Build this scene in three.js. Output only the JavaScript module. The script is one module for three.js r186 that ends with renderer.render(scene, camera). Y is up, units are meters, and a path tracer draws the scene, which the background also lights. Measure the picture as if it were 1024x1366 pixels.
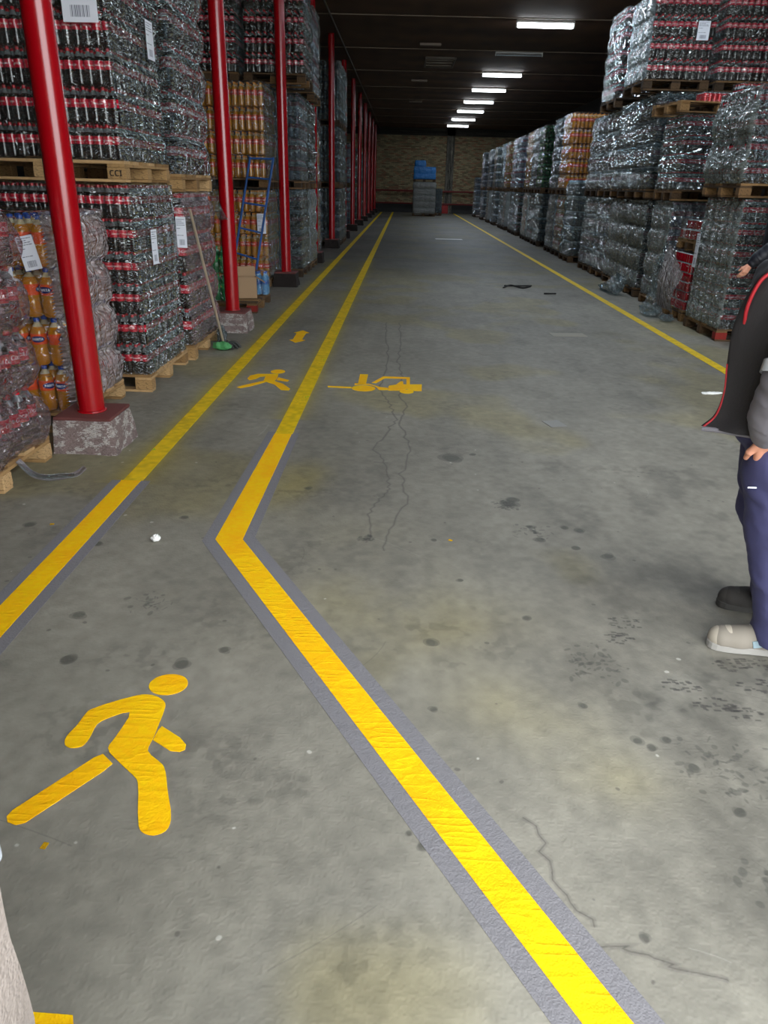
import * as THREE from 'three';
import { mergeGeometries, mergeVertices } from 'three/addons/utils/BufferGeometryUtils.js';
import { RoundedBoxGeometry } from 'three/addons/geometries/RoundedBoxGeometry.js';
import { MarchingCubes } from 'three/addons/objects/MarchingCubes.js';
import { TextGeometry } from 'three/addons/geometries/TextGeometry.js';
import { FontLoader } from 'three/addons/loaders/FontLoader.js';
import { RectAreaLightUniformsLib } from 'three/addons/lights/RectAreaLightUniformsLib.js';

// ---------------------------------------------------------------- camera, sky, exposure
const scene = new THREE.Scene();
const FOCAL = 986, EYE = 1.6;
const camera = new THREE.PerspectiveCamera(2 * Math.atan(683 / FOCAL) * 180 / Math.PI, 1024 / 1366, 0.05, 200);
{
  // the aisle runs along -z; the phone looks down, a little left, with a slight roll
  const aisle = new THREE.Vector3(29, 435, -FOCAL).normalize();
  const up = new THREE.Vector3(60, 2231, FOCAL).normalize();
  up.addScaledVector(aisle, -up.dot(aisle)).normalize();
  const right = new THREE.Vector3().crossVectors(aisle, up);
  const m = new THREE.Matrix4().makeBasis(right, up, aisle.clone().negate()).transpose();   // camera axes in the world
  camera.quaternion.setFromRotationMatrix(m);
  camera.position.set(0, EYE, 0);
}
const renderer = new THREE.WebGLRenderer({ antialias: true });
renderer.toneMapping = THREE.LinearToneMapping;
renderer.toneMappingExposure = 1.0;
renderer.shadowMap.enabled = true;
RectAreaLightUniformsLib.init();
scene.background = new THREE.Color().setRGB(0.93, 0.97, 1.0);      // bright overcast sky outside the gate
scene.backgroundIntensity = 6.7;
const LAMP = 150, GLOW = 10;                                        // tube light: light thrown down, and what the eye sees of the tube

// ---------------------------------------------------------------- helpers
function rng(seed) { let a = seed >>> 0; return () => { a = (a + 0x6D2B79F5) | 0; let t = Math.imul(a ^ (a >>> 15), 1 | a); t = (t + Math.imul(t ^ (t >>> 7), 61 | t)) ^ t; return ((t ^ (t >>> 14)) >>> 0) / 4294967296; }; }
const hashTable = (() => { const r = rng(77), t = new Float32Array(65536); for (let i = 0; i < 65536; i++) t[i] = r(); return t; })();
function vnoise(x, y) {
  const xi = Math.floor(x), yi = Math.floor(y), fx = x - xi, fy = y - yi;
  const u = fx * fx * (3 - 2 * fx), v = fy * fy * (3 - 2 * fy);
  const h = (a, b) => hashTable[((a * 7349 + b * 9151 + ((a * b) & 255) * 31) & 65535)];
  const a = h(xi, yi), b = h(xi + 1, yi), c = h(xi, yi + 1), d = h(xi + 1, yi + 1);
  return a + (b - a) * u + (c - a) * v + (a - b - c + d) * u * v;
}
function fbm(x, y, o) { let s = 0, a = 0.5, t = 0; for (let i = 0; i < o; i++) { s += a * vnoise(x, y); t += a; a *= 0.5; x = x * 2.03 + 17.1; y = y * 2.03 + 9.7; } return s / t; }
const clamp = (x, a, b) => Math.min(b, Math.max(a, x)), mix = (a, b, t) => a + (b - a) * t;
const sstep = (a, b, x) => { const t = clamp((x - a) / (b - a), 0, 1); return t * t * (3 - 2 * t); };
const used = {};
function numbered(name) { const n = used[name] = (used[name] ?? -1) + 1; return n ? `${name}_${String(n).padStart(3, '0')}` : name; }
function tag(o, label, category, group) { o.userData.label = label; o.userData.category = category; if (group) o.userData.group = group; return o; }
function shade(o) { o.castShadow = o.receiveShadow = true; return o; }
function thing(name, label, category, pos = [0, 0, 0], turn = 0, group) { const o = new THREE.Group(); o.name = numbered(name); scene.add(o); o.position.set(...pos); o.rotation.y = turn; return tag(o, label, category, group); }
function part(name, geo, mat, parent, pos, label) {
  const m = shade(new THREE.Mesh(geo, mat)); m.name = parent === scene || !parent ? numbered(name) : name; (parent ?? scene).add(m);
  if (pos) m.position.set(...pos);
  if (label) m.userData.label = label;
  return m;
}
function struct(o) { o.userData.kind = 'structure'; return o; }
function bx(w, h, d, x = 0, y = 0, z = 0) { return new THREE.BoxGeometry(w, h, d).translate(x, y, z); }
function rbx(w, h, d, r, x = 0, y = 0, z = 0, s = 2) { return new RoundedBoxGeometry(w, h, d, s, r).translate(x, y, z); }
function canvas(w, h, draw, srgb = true) {
  const c = document.createElement('canvas'); c.width = w; c.height = h; draw(c.getContext('2d'), w, h);
  const t = new THREE.CanvasTexture(c); if (srgb) t.colorSpace = THREE.SRGBColorSpace; t.wrapS = t.wrapT = THREE.RepeatWrapping; return t;
}
function dataTex(n, m, f, srgb = false) {   // f(i, j) -> grey 0..1 or [r, g, b] 0..255
  const d = new Uint8Array(n * m * 4);
  for (let j = 0; j < m; j++) for (let i = 0; i < n; i++) { const v = f(i, j), k = (j * n + i) * 4; if (v.length) { d[k] = v[0]; d[k + 1] = v[1]; d[k + 2] = v[2]; } else d[k] = d[k + 1] = d[k + 2] = clamp(v, 0, 1) * 255; d[k + 3] = 255; }
  const t = new THREE.DataTexture(d, n, m); t.magFilter = t.minFilter = THREE.LinearFilter; t.wrapS = t.wrapT = THREE.RepeatWrapping; if (srgb) t.colorSpace = THREE.SRGBColorSpace; t.needsUpdate = true; return t;
}
function std(o) { return new THREE.MeshStandardMaterial(o); }
function phys(o) { return new THREE.MeshPhysicalMaterial(o); }
// flat paint with a thickness: polygon in floor metres [x, z]
function slabGeo(pts, h = 0.0015) {
  const s = new THREE.Shape(pts.map(([x, z]) => new THREE.Vector2(x, -z)));
  return new THREE.ExtrudeGeometry(s, { depth: h, bevelEnabled: false }).rotateX(-Math.PI / 2).translate(0, 0.0004, 0);
}
function tube(pts, r, seg = 24, rad = 8) { return new THREE.TubeGeometry(new THREE.CatmullRomCurve3(pts.map((p) => new THREE.Vector3(...p))), seg, r, rad); }
function rod(a, b, r, rad = 10) { const A = new THREE.Vector3(...a), B = new THREE.Vector3(...b), d = B.clone().sub(A), g = new THREE.CylinderGeometry(r, r, d.length(), rad); g.applyQuaternion(new THREE.Quaternion().setFromUnitVectors(new THREE.Vector3(0, 1, 0), d.normalize())); return g.translate((A.x + B.x) / 2, (A.y + B.y) / 2, (A.z + B.z) / 2); }
function planarUV(g, axis) { const p = g.attributes.position, uv = new Float32Array(p.count * 2); for (let i = 0; i < p.count; i++) { const x = p.getX(i), y = p.getY(i), z = p.getZ(i); uv[2 * i] = axis === 'x' ? z : x; uv[2 * i + 1] = axis === 'y' ? z : y; } g.setAttribute('uv', new THREE.BufferAttribute(uv, 2)); return g; }

// ---------------------------------------------------------------- materials
// tileable noise for bump maps
function tnoise(n, freq, seed) { const r = rng(seed), g = new Float32Array(freq * freq); for (let i = 0; i < g.length; i++) g[i] = r(); return (i, j) => { const x = i / n * freq, y = j / n * freq, xi = Math.floor(x), yi = Math.floor(y), u = x - xi, v = y - yi, U = u * u * (3 - 2 * u), V = v * v * (3 - 2 * v), at = (a, b) => g[((b + freq) % freq) * freq + ((a + freq) % freq)]; const a = at(xi, yi), b = at(xi + 1, yi), c = at(xi, yi + 1), d = at(xi + 1, yi + 1); return a + (b - a) * U + (c - a) * V + (a - b - c + d) * U * V; }; }
function tnoise2(n, fx, fy, seed) { const r = rng(seed), g = new Float32Array(fx * fy); for (let i = 0; i < g.length; i++) g[i] = r(); return (i, j) => { i = ((i % n) + n) % n; j = ((j % n) + n) % n; const x = i / n * fx, y = j / n * fy, xi = Math.floor(x), yi = Math.floor(y), u = x - xi, v = y - yi, U = u * u * (3 - 2 * u), V = v * v * (3 - 2 * v), at = (a, b) => g[(b % fy) * fx + (a % fx)]; const a = at(xi, yi), b = at(xi + 1, yi), c = at(xi, yi + 1), d = at(xi + 1, yi + 1); return a + (b - a) * U + (c - a) * V + (a - b - c + d) * U * V; }; }
const ridge = (v) => 1 - Math.abs(2 * v - 1);
// film creases: long drawn folds plus fine crumple
const creaseTex = (() => {
  const n = 512, a = tnoise2(n, 3, 14, 1), b = tnoise2(n, 6, 30, 2), c = tnoise2(n, 16, 60, 3), w = tnoise2(n, 5, 5, 4), f = tnoise2(n, 90, 110, 5);
  return dataTex(n, n, (i, j) => { const q = (w(i, j) - 0.5) * 60; return 0.42 * ridge(a(i, j + q)) ** 3 + 0.3 * ridge(b(i + q, j + q * 0.8)) ** 4 + 0.18 * ridge(c(i, j - q)) ** 4 + 0.06 * f(i, j); });
})();
const crumpleTex = (() => {
  const n = 512, a = tnoise2(n, 7, 8, 11), b = tnoise2(n, 15, 18, 12), c = tnoise2(n, 34, 40, 13), w = tnoise2(n, 5, 6, 14);
  return dataTex(n, n, (i, j) => { const q = (w(i, j) - 0.5) * 90; return 0.5 * ridge(a(i + q, j)) ** 2 + 0.32 * ridge(b(i, j + q)) ** 3 + 0.16 * ridge(c(i + q, j - q)) ** 3; });
})();
function rep(t, u, v) { const c = t.clone(); c.repeat.set(u, v); c.needsUpdate = true; return c; }
const creaseMap = rep(creaseTex, 1 / 0.9, 1 / 0.9), crumpleMap = rep(crumpleTex, 1 / 0.7, 1 / 0.7);
// drawn folds crossed by upright ribs where the bottles press through
const foldMap = (() => {
  const n = 512, a = tnoise2(n, 5, 22, 111), b = tnoise2(n, 12, 40, 112), c = tnoise2(n, 40, 44, 113), v = tnoise2(n, 22, 7, 114), w = tnoise2(n, 5, 6, 115);
  return rep(dataTex(n, n, (i, j) => { const q = (w(i, j) - 0.5) * 70; return 0.34 * ridge(a(i, j + q)) ** 3 + 0.26 * ridge(b(i + q, j + q * 0.7)) ** 3 + 0.22 * ridge(v(i + q * 0.3, j)) ** 2 + 0.12 * ridge(c(i, j - q)) ** 2; }), 1 / 0.8, 1 / 0.8);
})();
const filmMat = {
  clear: phys({ name: 'clear film', color: 0xf4f7f6, transmission: 0.97, thickness: 0, roughness: 0.07, ior: 1.75, bumpMap: creaseMap, bumpScale: 0.035 }),
  crumpled: phys({ name: 'crumpled film', color: 0xd2e2e8, transmission: 0.91, thickness: 0, roughness: 0.08, ior: 3.3, bumpMap: crumpleMap, bumpScale: 0.16 }),
  silver: phys({ name: 'layered film', color: 0xb8ccd4, transmission: 0.86, thickness: 0, roughness: 0.09, ior: 3.6, bumpMap: foldMap, bumpScale: 0.16 }),
  milky: phys({ name: 'milky film', color: 0xa9b3af, transmission: 0.64, thickness: 0, roughness: 0.2, ior: 1.9, bumpMap: creaseMap, bumpScale: 0.05 }),
  pink: phys({ name: 'pinkish film', color: 0xd2c0c4, transmission: 0.76, thickness: 0, roughness: 0.14, ior: 2.0, bumpMap: foldMap, bumpScale: 0.1 }),
  pale: phys({ name: 'pale blue film', color: 0xd8ebf0, transmission: 0.62, thickness: 0, roughness: 0.16, ior: 2.2, bumpMap: creaseMap, bumpScale: 0.08 }),
  sheet: phys({ name: 'thick torn film', color: 0xb3a9a8, transmission: 0.55, thickness: 0, roughness: 0.15, ior: 2.0, bumpMap: crumpleMap, bumpScale: 0.06 }),
  haze: phys({ name: 'loose pinkish film', color: 0xd6c4c8, transmission: 0.87, thickness: 0, roughness: 0.1, ior: 2.0, bumpMap: creaseMap, bumpScale: 0.06 }),
  frost: phys({ name: 'whitish film', color: 0xd6ccce, transmission: 0.55, thickness: 0, roughness: 0.14, ior: 2.4, bumpMap: foldMap, bumpScale: 0.1 }),
  blue: phys({ name: 'blue film', color: 0x2f8fd8, transmission: 0.45, thickness: 0, roughness: 0.25, ior: 1.6, bumpMap: crumpleMap, bumpScale: 0.03 }),
};
const bottleTexture = (o) => canvas(512, 512, (g, W, H) => {
  const Y = (v) => H * (1 - v);
  g.fillStyle = o.body; g.fillRect(0, 0, W, H);
  g.fillStyle = o.neck; g.fillRect(0, 0, W, Y(o.fill));
  if (o.label) {
    g.fillStyle = o.label; g.fillRect(0, Y(o.l1), W, (o.l1 - o.l0) * H);
    if (o.trim) { g.fillStyle = o.trim; g.fillRect(0, Y(o.l1), W, 5); g.fillRect(0, Y(o.l0) - 5, W, 5); }
    const hh = (o.l1 - o.l0) * H;
    for (let k = 0; k < 2; k++) {
      if (o.oval) { g.fillStyle = o.oval; g.beginPath(); g.ellipse(W * (0.25 + 0.5 * k), Y((o.l0 + o.l1) / 2), W * 0.15, hh * 0.3, 0, 0, 7); g.fill(); }
      g.fillStyle = o.ink; g.textAlign = 'center'; g.textBaseline = 'middle'; g.font = o.font.replace('#', Math.round(hh * o.size));
      g.fillText(o.text, W * (0.25 + 0.5 * k), Y((o.l0 + o.l1) / 2));
    }
  }
  g.fillStyle = o.cap; g.fillRect(0, 0, W, Y(0.925));
  g.fillStyle = o.capRing ?? o.cap; g.fillRect(0, Y(0.925), W, 6);
});
const PROFILE = [[0, 0], [0.62, 0], [0.9, 0.02], [1, 0.07], [1, 0.28], [0.95, 0.34], [0.92, 0.39], [0.98, 0.44], [0.985, 0.66], [1, 0.69], [0.9, 0.745], [0.62, 0.83], [0.38, 0.885], [0.34, 0.9], [0.34, 0.922], [0.39, 0.925], [0.39, 0.99], [0, 1]];
function lathe(R, H, seg, prof) {
  const g = new THREE.LatheGeometry(prof.map(([r, y]) => new THREE.Vector2(Math.max(r * R, 1e-4), y * H)), seg), p = g.attributes.position, uv = g.attributes.uv;
  for (let i = 0; i < p.count; i++) uv.setY(i, p.getY(i) / H);
  return g;
}
const COARSE = PROFILE.filter((_, i) => [0, 2, 3, 4, 6, 8, 9, 11, 13, 15, 16, 17].includes(i));
function bottleKind(o) {
  const R = o.dia / 2, H = o.h, t = bottleTexture(o), m = phys({ name: o.name, map: t, roughness: 0.12, clearcoat: 0.8, clearcoatRoughness: 0.05 });
  return { ...o, material: m, copy: lathe(R, H, 9, COARSE), body: lathe(R, H, 18, [...PROFILE.filter(([, y]) => y < 0.925), [0, 0.925]]),
    label: o.label && lathe(R * 1.008, H, 18, [[0.985, o.l0], [0.99, o.l1]]), cap: lathe(R, H, 14, [[0.395, 0.918], [0.4, 0.985], [0.3, 1], [0, 1]]) };
}
const KIND = {
  cola_small: bottleKind({ name: 'small cola bottle', dia: 0.066, h: 0.232, pitch: 0.0695, layer: 0.235, body: '#140a09', neck: '#6b6a6c', fill: 0.78, label: '#c3122e', l0: 0.44, l1: 0.67, ink: '#ffffff', font: 'italic #px serif', size: 0.3, text: 'Coca-Cola', cap: '#c01226' }),
  cola_large: bottleKind({ name: 'large cola bottle', dia: 0.1, h: 0.328, pitch: 0.103, layer: 0.335, body: '#120908', neck: '#5f5e61', fill: 0.8, label: '#c8142f', l0: 0.44, l1: 0.67, ink: '#ffffff', font: 'italic #px serif', size: 0.46, text: 'Coca-Cola', cap: '#c01226' }),
  cola_mid: bottleKind({ name: 'middle cola bottle', dia: 0.083, h: 0.272, pitch: 0.086, layer: 0.278, body: '#120908', neck: '#5f5e61', fill: 0.8, label: '#b81230', l0: 0.44, l1: 0.67, ink: '#f4d9dc', font: 'italic #px serif', size: 0.46, text: 'Coca-Cola', cap: '#c01226' }),
  orange_large: bottleKind({ name: 'large orange soda bottle', dia: 0.1, h: 0.305, pitch: 0.103, layer: 0.31, body: '#c27a12', neck: '#c9b896', fill: 0.82, label: '#f4571f', l0: 0.46, l1: 0.68, ink: '#ffffff', font: 'bold #px sans-serif', size: 0.34, text: 'FANTA', oval: '#1c2a6b', cap: '#2a4fae' }),
  orange_tall: bottleKind({ name: 'tall orange soda bottle', dia: 0.094, h: 0.328, pitch: 0.097, layer: 0.335, body: '#c07c14', neck: '#bd9a5e', fill: 0.82, label: '#e0562f', l0: 0.46, l1: 0.68, ink: '#ffe3c4', font: 'bold #px sans-serif', size: 0.4, text: 'FANTA', cap: '#e08a2c' }),
  green_large: bottleKind({ name: 'large green soda bottle', dia: 0.1, h: 0.328, pitch: 0.103, layer: 0.335, body: '#0c6a35', neck: '#3a8f5c', fill: 0.8, label: '#1d8a3f', l0: 0.46, l1: 0.66, ink: '#ffe23d', font: 'bold #px sans-serif', size: 0.3, text: 'Sprite', cap: '#1f9a48' }),
  dark_large: bottleKind({ name: 'large dark bottle', dia: 0.1, h: 0.328, pitch: 0.103, layer: 0.335, body: '#16181a', neck: '#5c6465', fill: 0.8, label: '#6e2433', l0: 0.46, l1: 0.66, ink: '#a88', font: 'bold #px sans-serif', size: 0.01, text: ' ', cap: '#7d8a8e' }),
  grey_large: bottleKind({ name: 'large clear bottle', dia: 0.1, h: 0.328, pitch: 0.103, layer: 0.335, body: '#59605f', neck: '#8a9492', fill: 0.8, label: '#4a5a63', l0: 0.46, l1: 0.66, ink: '#cfd8da', font: 'bold #px sans-serif', size: 0.01, text: ' ', cap: '#9fb3bb' }),
  pale_large: bottleKind({ name: 'large pale bottle', dia: 0.1, h: 0.328, pitch: 0.103, layer: 0.335, body: '#8d8594', neck: '#b7aebc', fill: 0.8, label: '#a8586a', l0: 0.46, l1: 0.66, ink: '#e8dde2', font: 'bold #px sans-serif', size: 0.01, text: ' ', cap: '#c98ea0' }),
  water_large: bottleKind({ name: 'large water bottle', dia: 0.09, h: 0.31, pitch: 0.093, layer: 0.315, body: '#4b8fc4', neck: '#8fbfe0', fill: 0.85, label: '#2464b4', l0: 0.46, l1: 0.64, ink: '#ffffff', font: 'bold #px sans-serif', size: 0.01, text: ' ', cap: '#2d6fd0' }),
};
{ // drink can
  const t = canvas(256, 256, (g, W, H) => { g.fillStyle = '#c81028'; g.fillRect(0, 0, W, H); g.fillStyle = '#b9bec2'; g.fillRect(0, 0, W, 16); g.fillRect(0, H - 12, W, 12); g.fillStyle = '#fff'; g.font = 'italic bold 62px serif'; g.textAlign = 'center'; g.textBaseline = 'middle'; g.save(); g.translate(W * 0.5, H * 0.5); g.rotate(-Math.PI / 2); g.fillText('Coca-Cola', 0, 0); g.restore(); });
  const m = phys({ name: 'drink can', map: t, roughness: 0.25, metalness: 0.35, clearcoat: 0.5 });
  KIND.can = { dia: 0.066, h: 0.115, pitch: 0.067, layer: 0.12, material: m, copy: lathe(0.033, 0.115, 9, [[0, 0.02], [0.7, 0], [0.8, 0.01], [1, 0.06], [1, 0.9], [0.85, 0.97], [0.83, 1], [0.78, 0.97], [0, 0.96]]) };
}
const woodTex = (() => { const n = 256, a = tnoise2(n, 2, 40, 31), b = tnoise2(n, 5, 120, 32), c = tnoise2(n, 6, 6, 33); return dataTex(n, n, (i, j) => { const q = c(i, j) * 14, v = 0.62 + 0.25 * a(i, j + q) + 0.2 * b(i, j + q) - 0.22 * (c(i, j) > 0.8); return [226 * v, 196 * v, 152 * v]; }, true); })();
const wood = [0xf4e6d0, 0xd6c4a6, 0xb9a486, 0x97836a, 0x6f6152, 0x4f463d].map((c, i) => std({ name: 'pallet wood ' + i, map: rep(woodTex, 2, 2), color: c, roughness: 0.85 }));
const redBlock = std({ name: 'red painted wood', color: 0xa8281c, roughness: 0.8, map: rep(woodTex, 3, 3) });
const concreteTex = (() => { const n = 512, a = tnoise2(n, 6, 6, 41), b = tnoise2(n, 26, 26, 42), c = tnoise2(n, 110, 110, 43); return dataTex(n, n, (i, j) => { const v = 0.5 + 0.3 * (a(i, j) - 0.5) + 0.3 * (b(i, j) - 0.5) + 0.3 * (c(i, j) - 0.5); return [v * 300, v * 292, v * 280]; }, true); })();
const concreteBump = (() => { const n = 512, a = tnoise2(n, 12, 12, 51), b = tnoise2(n, 50, 50, 52), c = tnoise2(n, 160, 160, 53); return dataTex(n, n, (i, j) => 0.4 * a(i, j) + 0.3 * b(i, j) + 0.3 * c(i, j)); })();
const concrete = std({ name: 'concrete', map: concreteTex, bumpMap: rep(concreteBump, 2, 2), bumpScale: 0.006, roughness: 0.9 });
const redPaint = phys({ name: 'red gloss paint', color: 0x9e0310, roughness: 0.26, clearcoat: 0.5, clearcoatRoughness: 0.15 });
const yellowTex = (() => { const n = 512, a = tnoise2(n, 8, 8, 61), b = tnoise2(n, 60, 60, 62); return dataTex(n, n, (i, j) => { const v = 0.96 + 0.08 * (a(i, j) - 0.5) + 0.06 * (b(i, j) - 0.5); return [255, 203 * v, 0]; }, true); })();
const yellowBump = (() => { const n = 512, a = tnoise2(n, 5, 22, 63), b = tnoise2(n, 40, 60, 64), c = tnoise2(n, 150, 150, 65); return dataTex(n, n, (i, j) => 0.5 * ridge(a(i, j)) ** 4 + 0.25 * b(i, j) + 0.25 * c(i, j)); })();
const yellow = phys({ name: 'yellow floor paint', map: yellowTex, bumpMap: rep(yellowBump, 2, 2), bumpScale: 0.003, roughness: 0.75, specularIntensity: 0.5 });
const yellowWorn = std({ name: 'worn yellow floor paint', map: rep((() => { const n = 512, a = tnoise2(n, 7, 9, 66), b = tnoise2(n, 40, 40, 67), c = tnoise2(n, 120, 160, 68); return dataTex(n, n, (i, j) => { const v = 0.93 + 0.12 * (a(i, j) - 0.5) + 0.15 * (b(i, j) - 0.5), w = sstep(0.6, 0.85, 0.5 * a(i, j) + 0.25 * b(i, j) + 0.3 * c(i, j)) * 0.4; return [mix(255 * v, 150, w), mix(214 * v, 132, w), mix(0, 60, w)]; }, true); })(), 0.7, 0.7), bumpMap: rep(yellowBump, 2, 2), bumpScale: 0.002, roughness: 0.55 });
const primer = std({ name: 'grey primer', color: 0x7b797c, roughness: 0.8, bumpMap: rep(concreteBump, 2, 2), bumpScale: 0.003 });
const paper = std({ name: 'paper', color: 0xe9ecf2, roughness: 0.8 });
const tagTex = canvas(192, 256, (g, W, H) => {
  const r = rng(5); g.fillStyle = '#e8ebf4'; g.fillRect(0, 0, W, H); g.fillStyle = '#5a5f70';
  for (const [y, n] of [[16, 5], [32, 3], [48, 4], [64, 5], [92, 2], [150, 4]]) { let x = 14; for (let k = 0; k < n; k++) { const w = 12 + r() * 26; g.fillRect(x, y, w, 5); x += w + 8; } }
  let x = 44; while (x < 150) { const w = 1 + Math.floor(r() * 4); g.fillRect(x, 186, w, 48); x += w + 2 + r() * 3; }
});
const tagMat = std({ name: 'printed paper tag', map: tagTex, roughness: 0.75 });
const card = std({ name: 'cardboard', color: 0xa98c6c, roughness: 0.9, bumpMap: rep(concreteBump, 1, 1), bumpScale: 0.001 });
const darkMetal = std({ name: 'dark metal', color: 0x2a2826, roughness: 0.6, metalness: 0.3 });

// ---------------------------------------------------------------- the hall: floor
const STAINS = [[-0.501,-3.926,.03],[0.878,-3.496,.03],[0.953,-3.466,.035],[0.891,-3.263,.03],[1.026,-3.185,.04],[0.658,-3.858,.05],[0.637,-3.792,.06],[0.707,-3.492,.03],[0.729,-3.343,.035],[0.798,-1.884,.022],[0.834,-1.855,.022],[0.892,-1.896,.024],[0.935,-1.769,.026],[0.066,-1.478,.012],[0.1,-1.44,.025],[1.003,-1.601,.025],[0.354,-4.519,.09],[0.156,-2.398,.035],[-1.167,-2.203,.04],[-1.093,-3.468,.03],[-1.416,-3.136,.035],[-1.825,-3.317,.04],[-.75,-2.2,.04],[-.62,-2.3,.03],[-1.25,-2.5,.04],[.3,-2.9,.02],[.55,-2.6,.025],[.62,-1.2,.018],[.15,-2.0,.02],[.5,-4.6,.03],[.2,-3.3,.02],[.66,-2.05,.02]];
const CRACKS = [[[-0.191,-9.615],[-0.16,-8.6],[-0.115,-7.401],[-.15,-6.8],[-0.172,-6.201],[-.08,-5.8],[-0.014,-5.332],[-.09,-5.0],[-0.145,-4.633],[-.06,-4.3],[-0.033,-3.979],[-.09,-3.8],[-0.135,-3.546],[-0.119,-3.194]],[[-.02,-9.6],[.0,-8],[-.02,-7.3],[.03,-6.7],[.0,-6.1],[.06,-5.7],[.02,-5.2],[.09,-4.7],[.03,-4.2],[.07,-3.8],[-.02,-3.4],[-0.045,-3.121]],[[0.3,-1.19],[0.455,-1.167],[0.561,-1.177],[0.667,-1.131],[.8,-1.1]],[[.4,-1.55],[.44,-1.35],[.52,-1.2]],[[-.16,-4.4],[-.02,-4.38]],[[-.14,-5.5],[.05,-5.45]],[[-.16,-5.85],[.03,-5.8]]];
const FOOT = [[1.259,-2.329],[1.359,-2.335],[1.028,-2.18],[1.11,-2.081],[0.88,-2.48],[0.939,-2.593],[1.3,-2.2],[1.2,-2.05]];
function floorTexture(x0, x1, z0, z1, W, H, tile) {   // z1 is the far edge; worn concrete colours by world place, toned darker with distance
  return canvas(W, H, (g) => {
    const im = g.createImageData(W, H), d = im.data;
    for (let j = 0; j < H; j++) {
      const z = z1 + (z0 - z1) * (j + 0.5) / H;
      for (let i = 0; i < W; i++) {
        const x = x0 + (x1 - x0) * (i + 0.5) / W;
        const big = fbm(x * 0.7 + 40, z * 0.45 + 60, 3) - 0.5, mid = fbm(x * 3.1 + 11, z * 2.3 + 90, 4) - 0.5, fine = fbm(x * 24 + 5, z * 24 + 7, 3) - 0.5, streak = fbm(x * 9 + 3, z * 1.1 + 30, 3) - 0.5;
        let v = 0.505 + 0.12 * big + 0.1 * mid + 0.1 * fine + 0.05 * streak;
        const scuff = sstep(0.6, 0.78, fbm(x * 2.2 + 140, z * 3.4 + 20, 4)) * sstep(0.45, 0.65, fbm(x * 30, z * 30 + 200, 2)); v -= 0.05 * scuff;
        let spray = 0, r = 1.0, gg = 0.972, b = 0.885, warm = sstep(0.56, 0.72, fbm(x * 1.1 + 70, z * 1.0 + 15, 3)) * 0.6;
        // yellow overspray beside the old sprayed lines
        if (!tile) {
          const k = 0.75 + 0.5 * mid;
          if (z < -5.25) { const q = Math.abs(x + 0.79) - 0.06; spray += Math.exp(-Math.max(q, 0) / 0.05) * k; }
          if (z < -3.9) { const q = Math.abs(x + 1.53) - 0.06; spray += Math.exp(-Math.max(q, 0) / 0.055) * k; }
          for (const [cx, cz, rx, rz, s] of [[-.55, -4.1, .18, .5, 1.0], [.1, -2.55, .35, .25, .9], [-.2, -3.0, .3, .4, .6], [.45, -2.0, .3, .2, .7], [.7, -1.7, .2, .12, .5], [-.5, -2.7, .3, .3, .3], [-1.1, -3.9, .3, .5, .4]]) warm += 0.6 * s * Math.exp(-(((x - cx) / rx) ** 2 + ((z - cz) / rz) ** 2)) * (0.6 + 2 * Math.max(mid, -0.2));
          if (x > 0.55) v -= 0.07 * sstep(0.5, 0.72, fbm(x * 5 + 31, z * 4 + 77, 4)) * sstep(0.55, 1.0, x) * (z > -4.5 ? 1 : 0.4);
        }
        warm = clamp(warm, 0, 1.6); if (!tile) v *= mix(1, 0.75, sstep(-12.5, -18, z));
        r *= 1 + 0.05 * warm; gg *= 1 + 0.01 * warm; b *= 1 - 0.2 * warm;
        const k = (j * W + i) * 4, sp = clamp(spray, 0, 1) * 0.6; d[k] = clamp(mix(v * r, 0.72, sp), 0, 1) * 255; d[k + 1] = clamp(mix(v * gg, 0.62, sp), 0, 1) * 255; d[k + 2] = clamp(mix(v * b, 0.12, sp), 0, 1) * 255; d[k + 3] = 255;
      }
    }
    g.putImageData(im, 0, 0);
    if (tile) return;
    const sx = W / (x1 - x0), sz = H / (z0 - z1), X = (x) => (x - x0) * sx, Z = (z) => (z - z1) * sz, r = rng(9);
    for (const [x, z, a] of STAINS) for (let k = 0; k < 3; k++) { g.fillStyle = 'rgba(52,49,45,0.22)'; g.beginPath(); g.ellipse(X(x + (r() - .5) * a * .5), Z(z + (r() - .5) * a * .5), a * sx * (.55 + .35 * r()), a * sz * (.5 + .4 * r()), r() * 3, 0, 7); g.fill(); }
    for (let k = 0; k < 240; k++) { const x = x0 + r() * (x1 - x0), z = z1 + r() * (z0 - z1), a = 0.002 + 0.008 * r(); g.fillStyle = r() < 0.3 ? 'rgba(225,222,212,0.5)' : 'rgba(55,52,48,0.35)'; g.beginPath(); g.ellipse(X(x), Z(z), a * sx, a * sz * .8, r() * 3, 0, 7); g.fill(); }
    for (const [x, z] of FOOT) for (let k = 0; k < 26; k++) { const a = r() * 6.3, q = Math.sqrt(r()); g.fillStyle = 'rgba(45,43,41,0.45)'; g.fillRect(X(x + Math.cos(a) * q * .07), Z(z + Math.sin(a) * q * .045), .018 * sx * (.4 + r()), .009 * sz * (.4 + r())); }
    for (const [cx, cz, n, s] of [[.62, -3.78, 60, .09], [.7, -3.45, 50, .12], [.75, -2.3, 70, .14], [1.05, -1.75, 90, .18], [1.0, -1.35, 60, .12], [-1.0, -2.6, 40, .12], [-.13, -3.3, 40, .05]]) for (let k = 0; k < n; k++) { g.fillStyle = 'rgba(52,50,47,0.28)'; g.beginPath(); g.ellipse(X(cx + (r() + r() - 1) * s), Z(cz + (r() + r() - 1) * s), sx * .02 * r(), sz * .012 * r(), r() * 3, 0, 7); g.fill(); }
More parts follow.
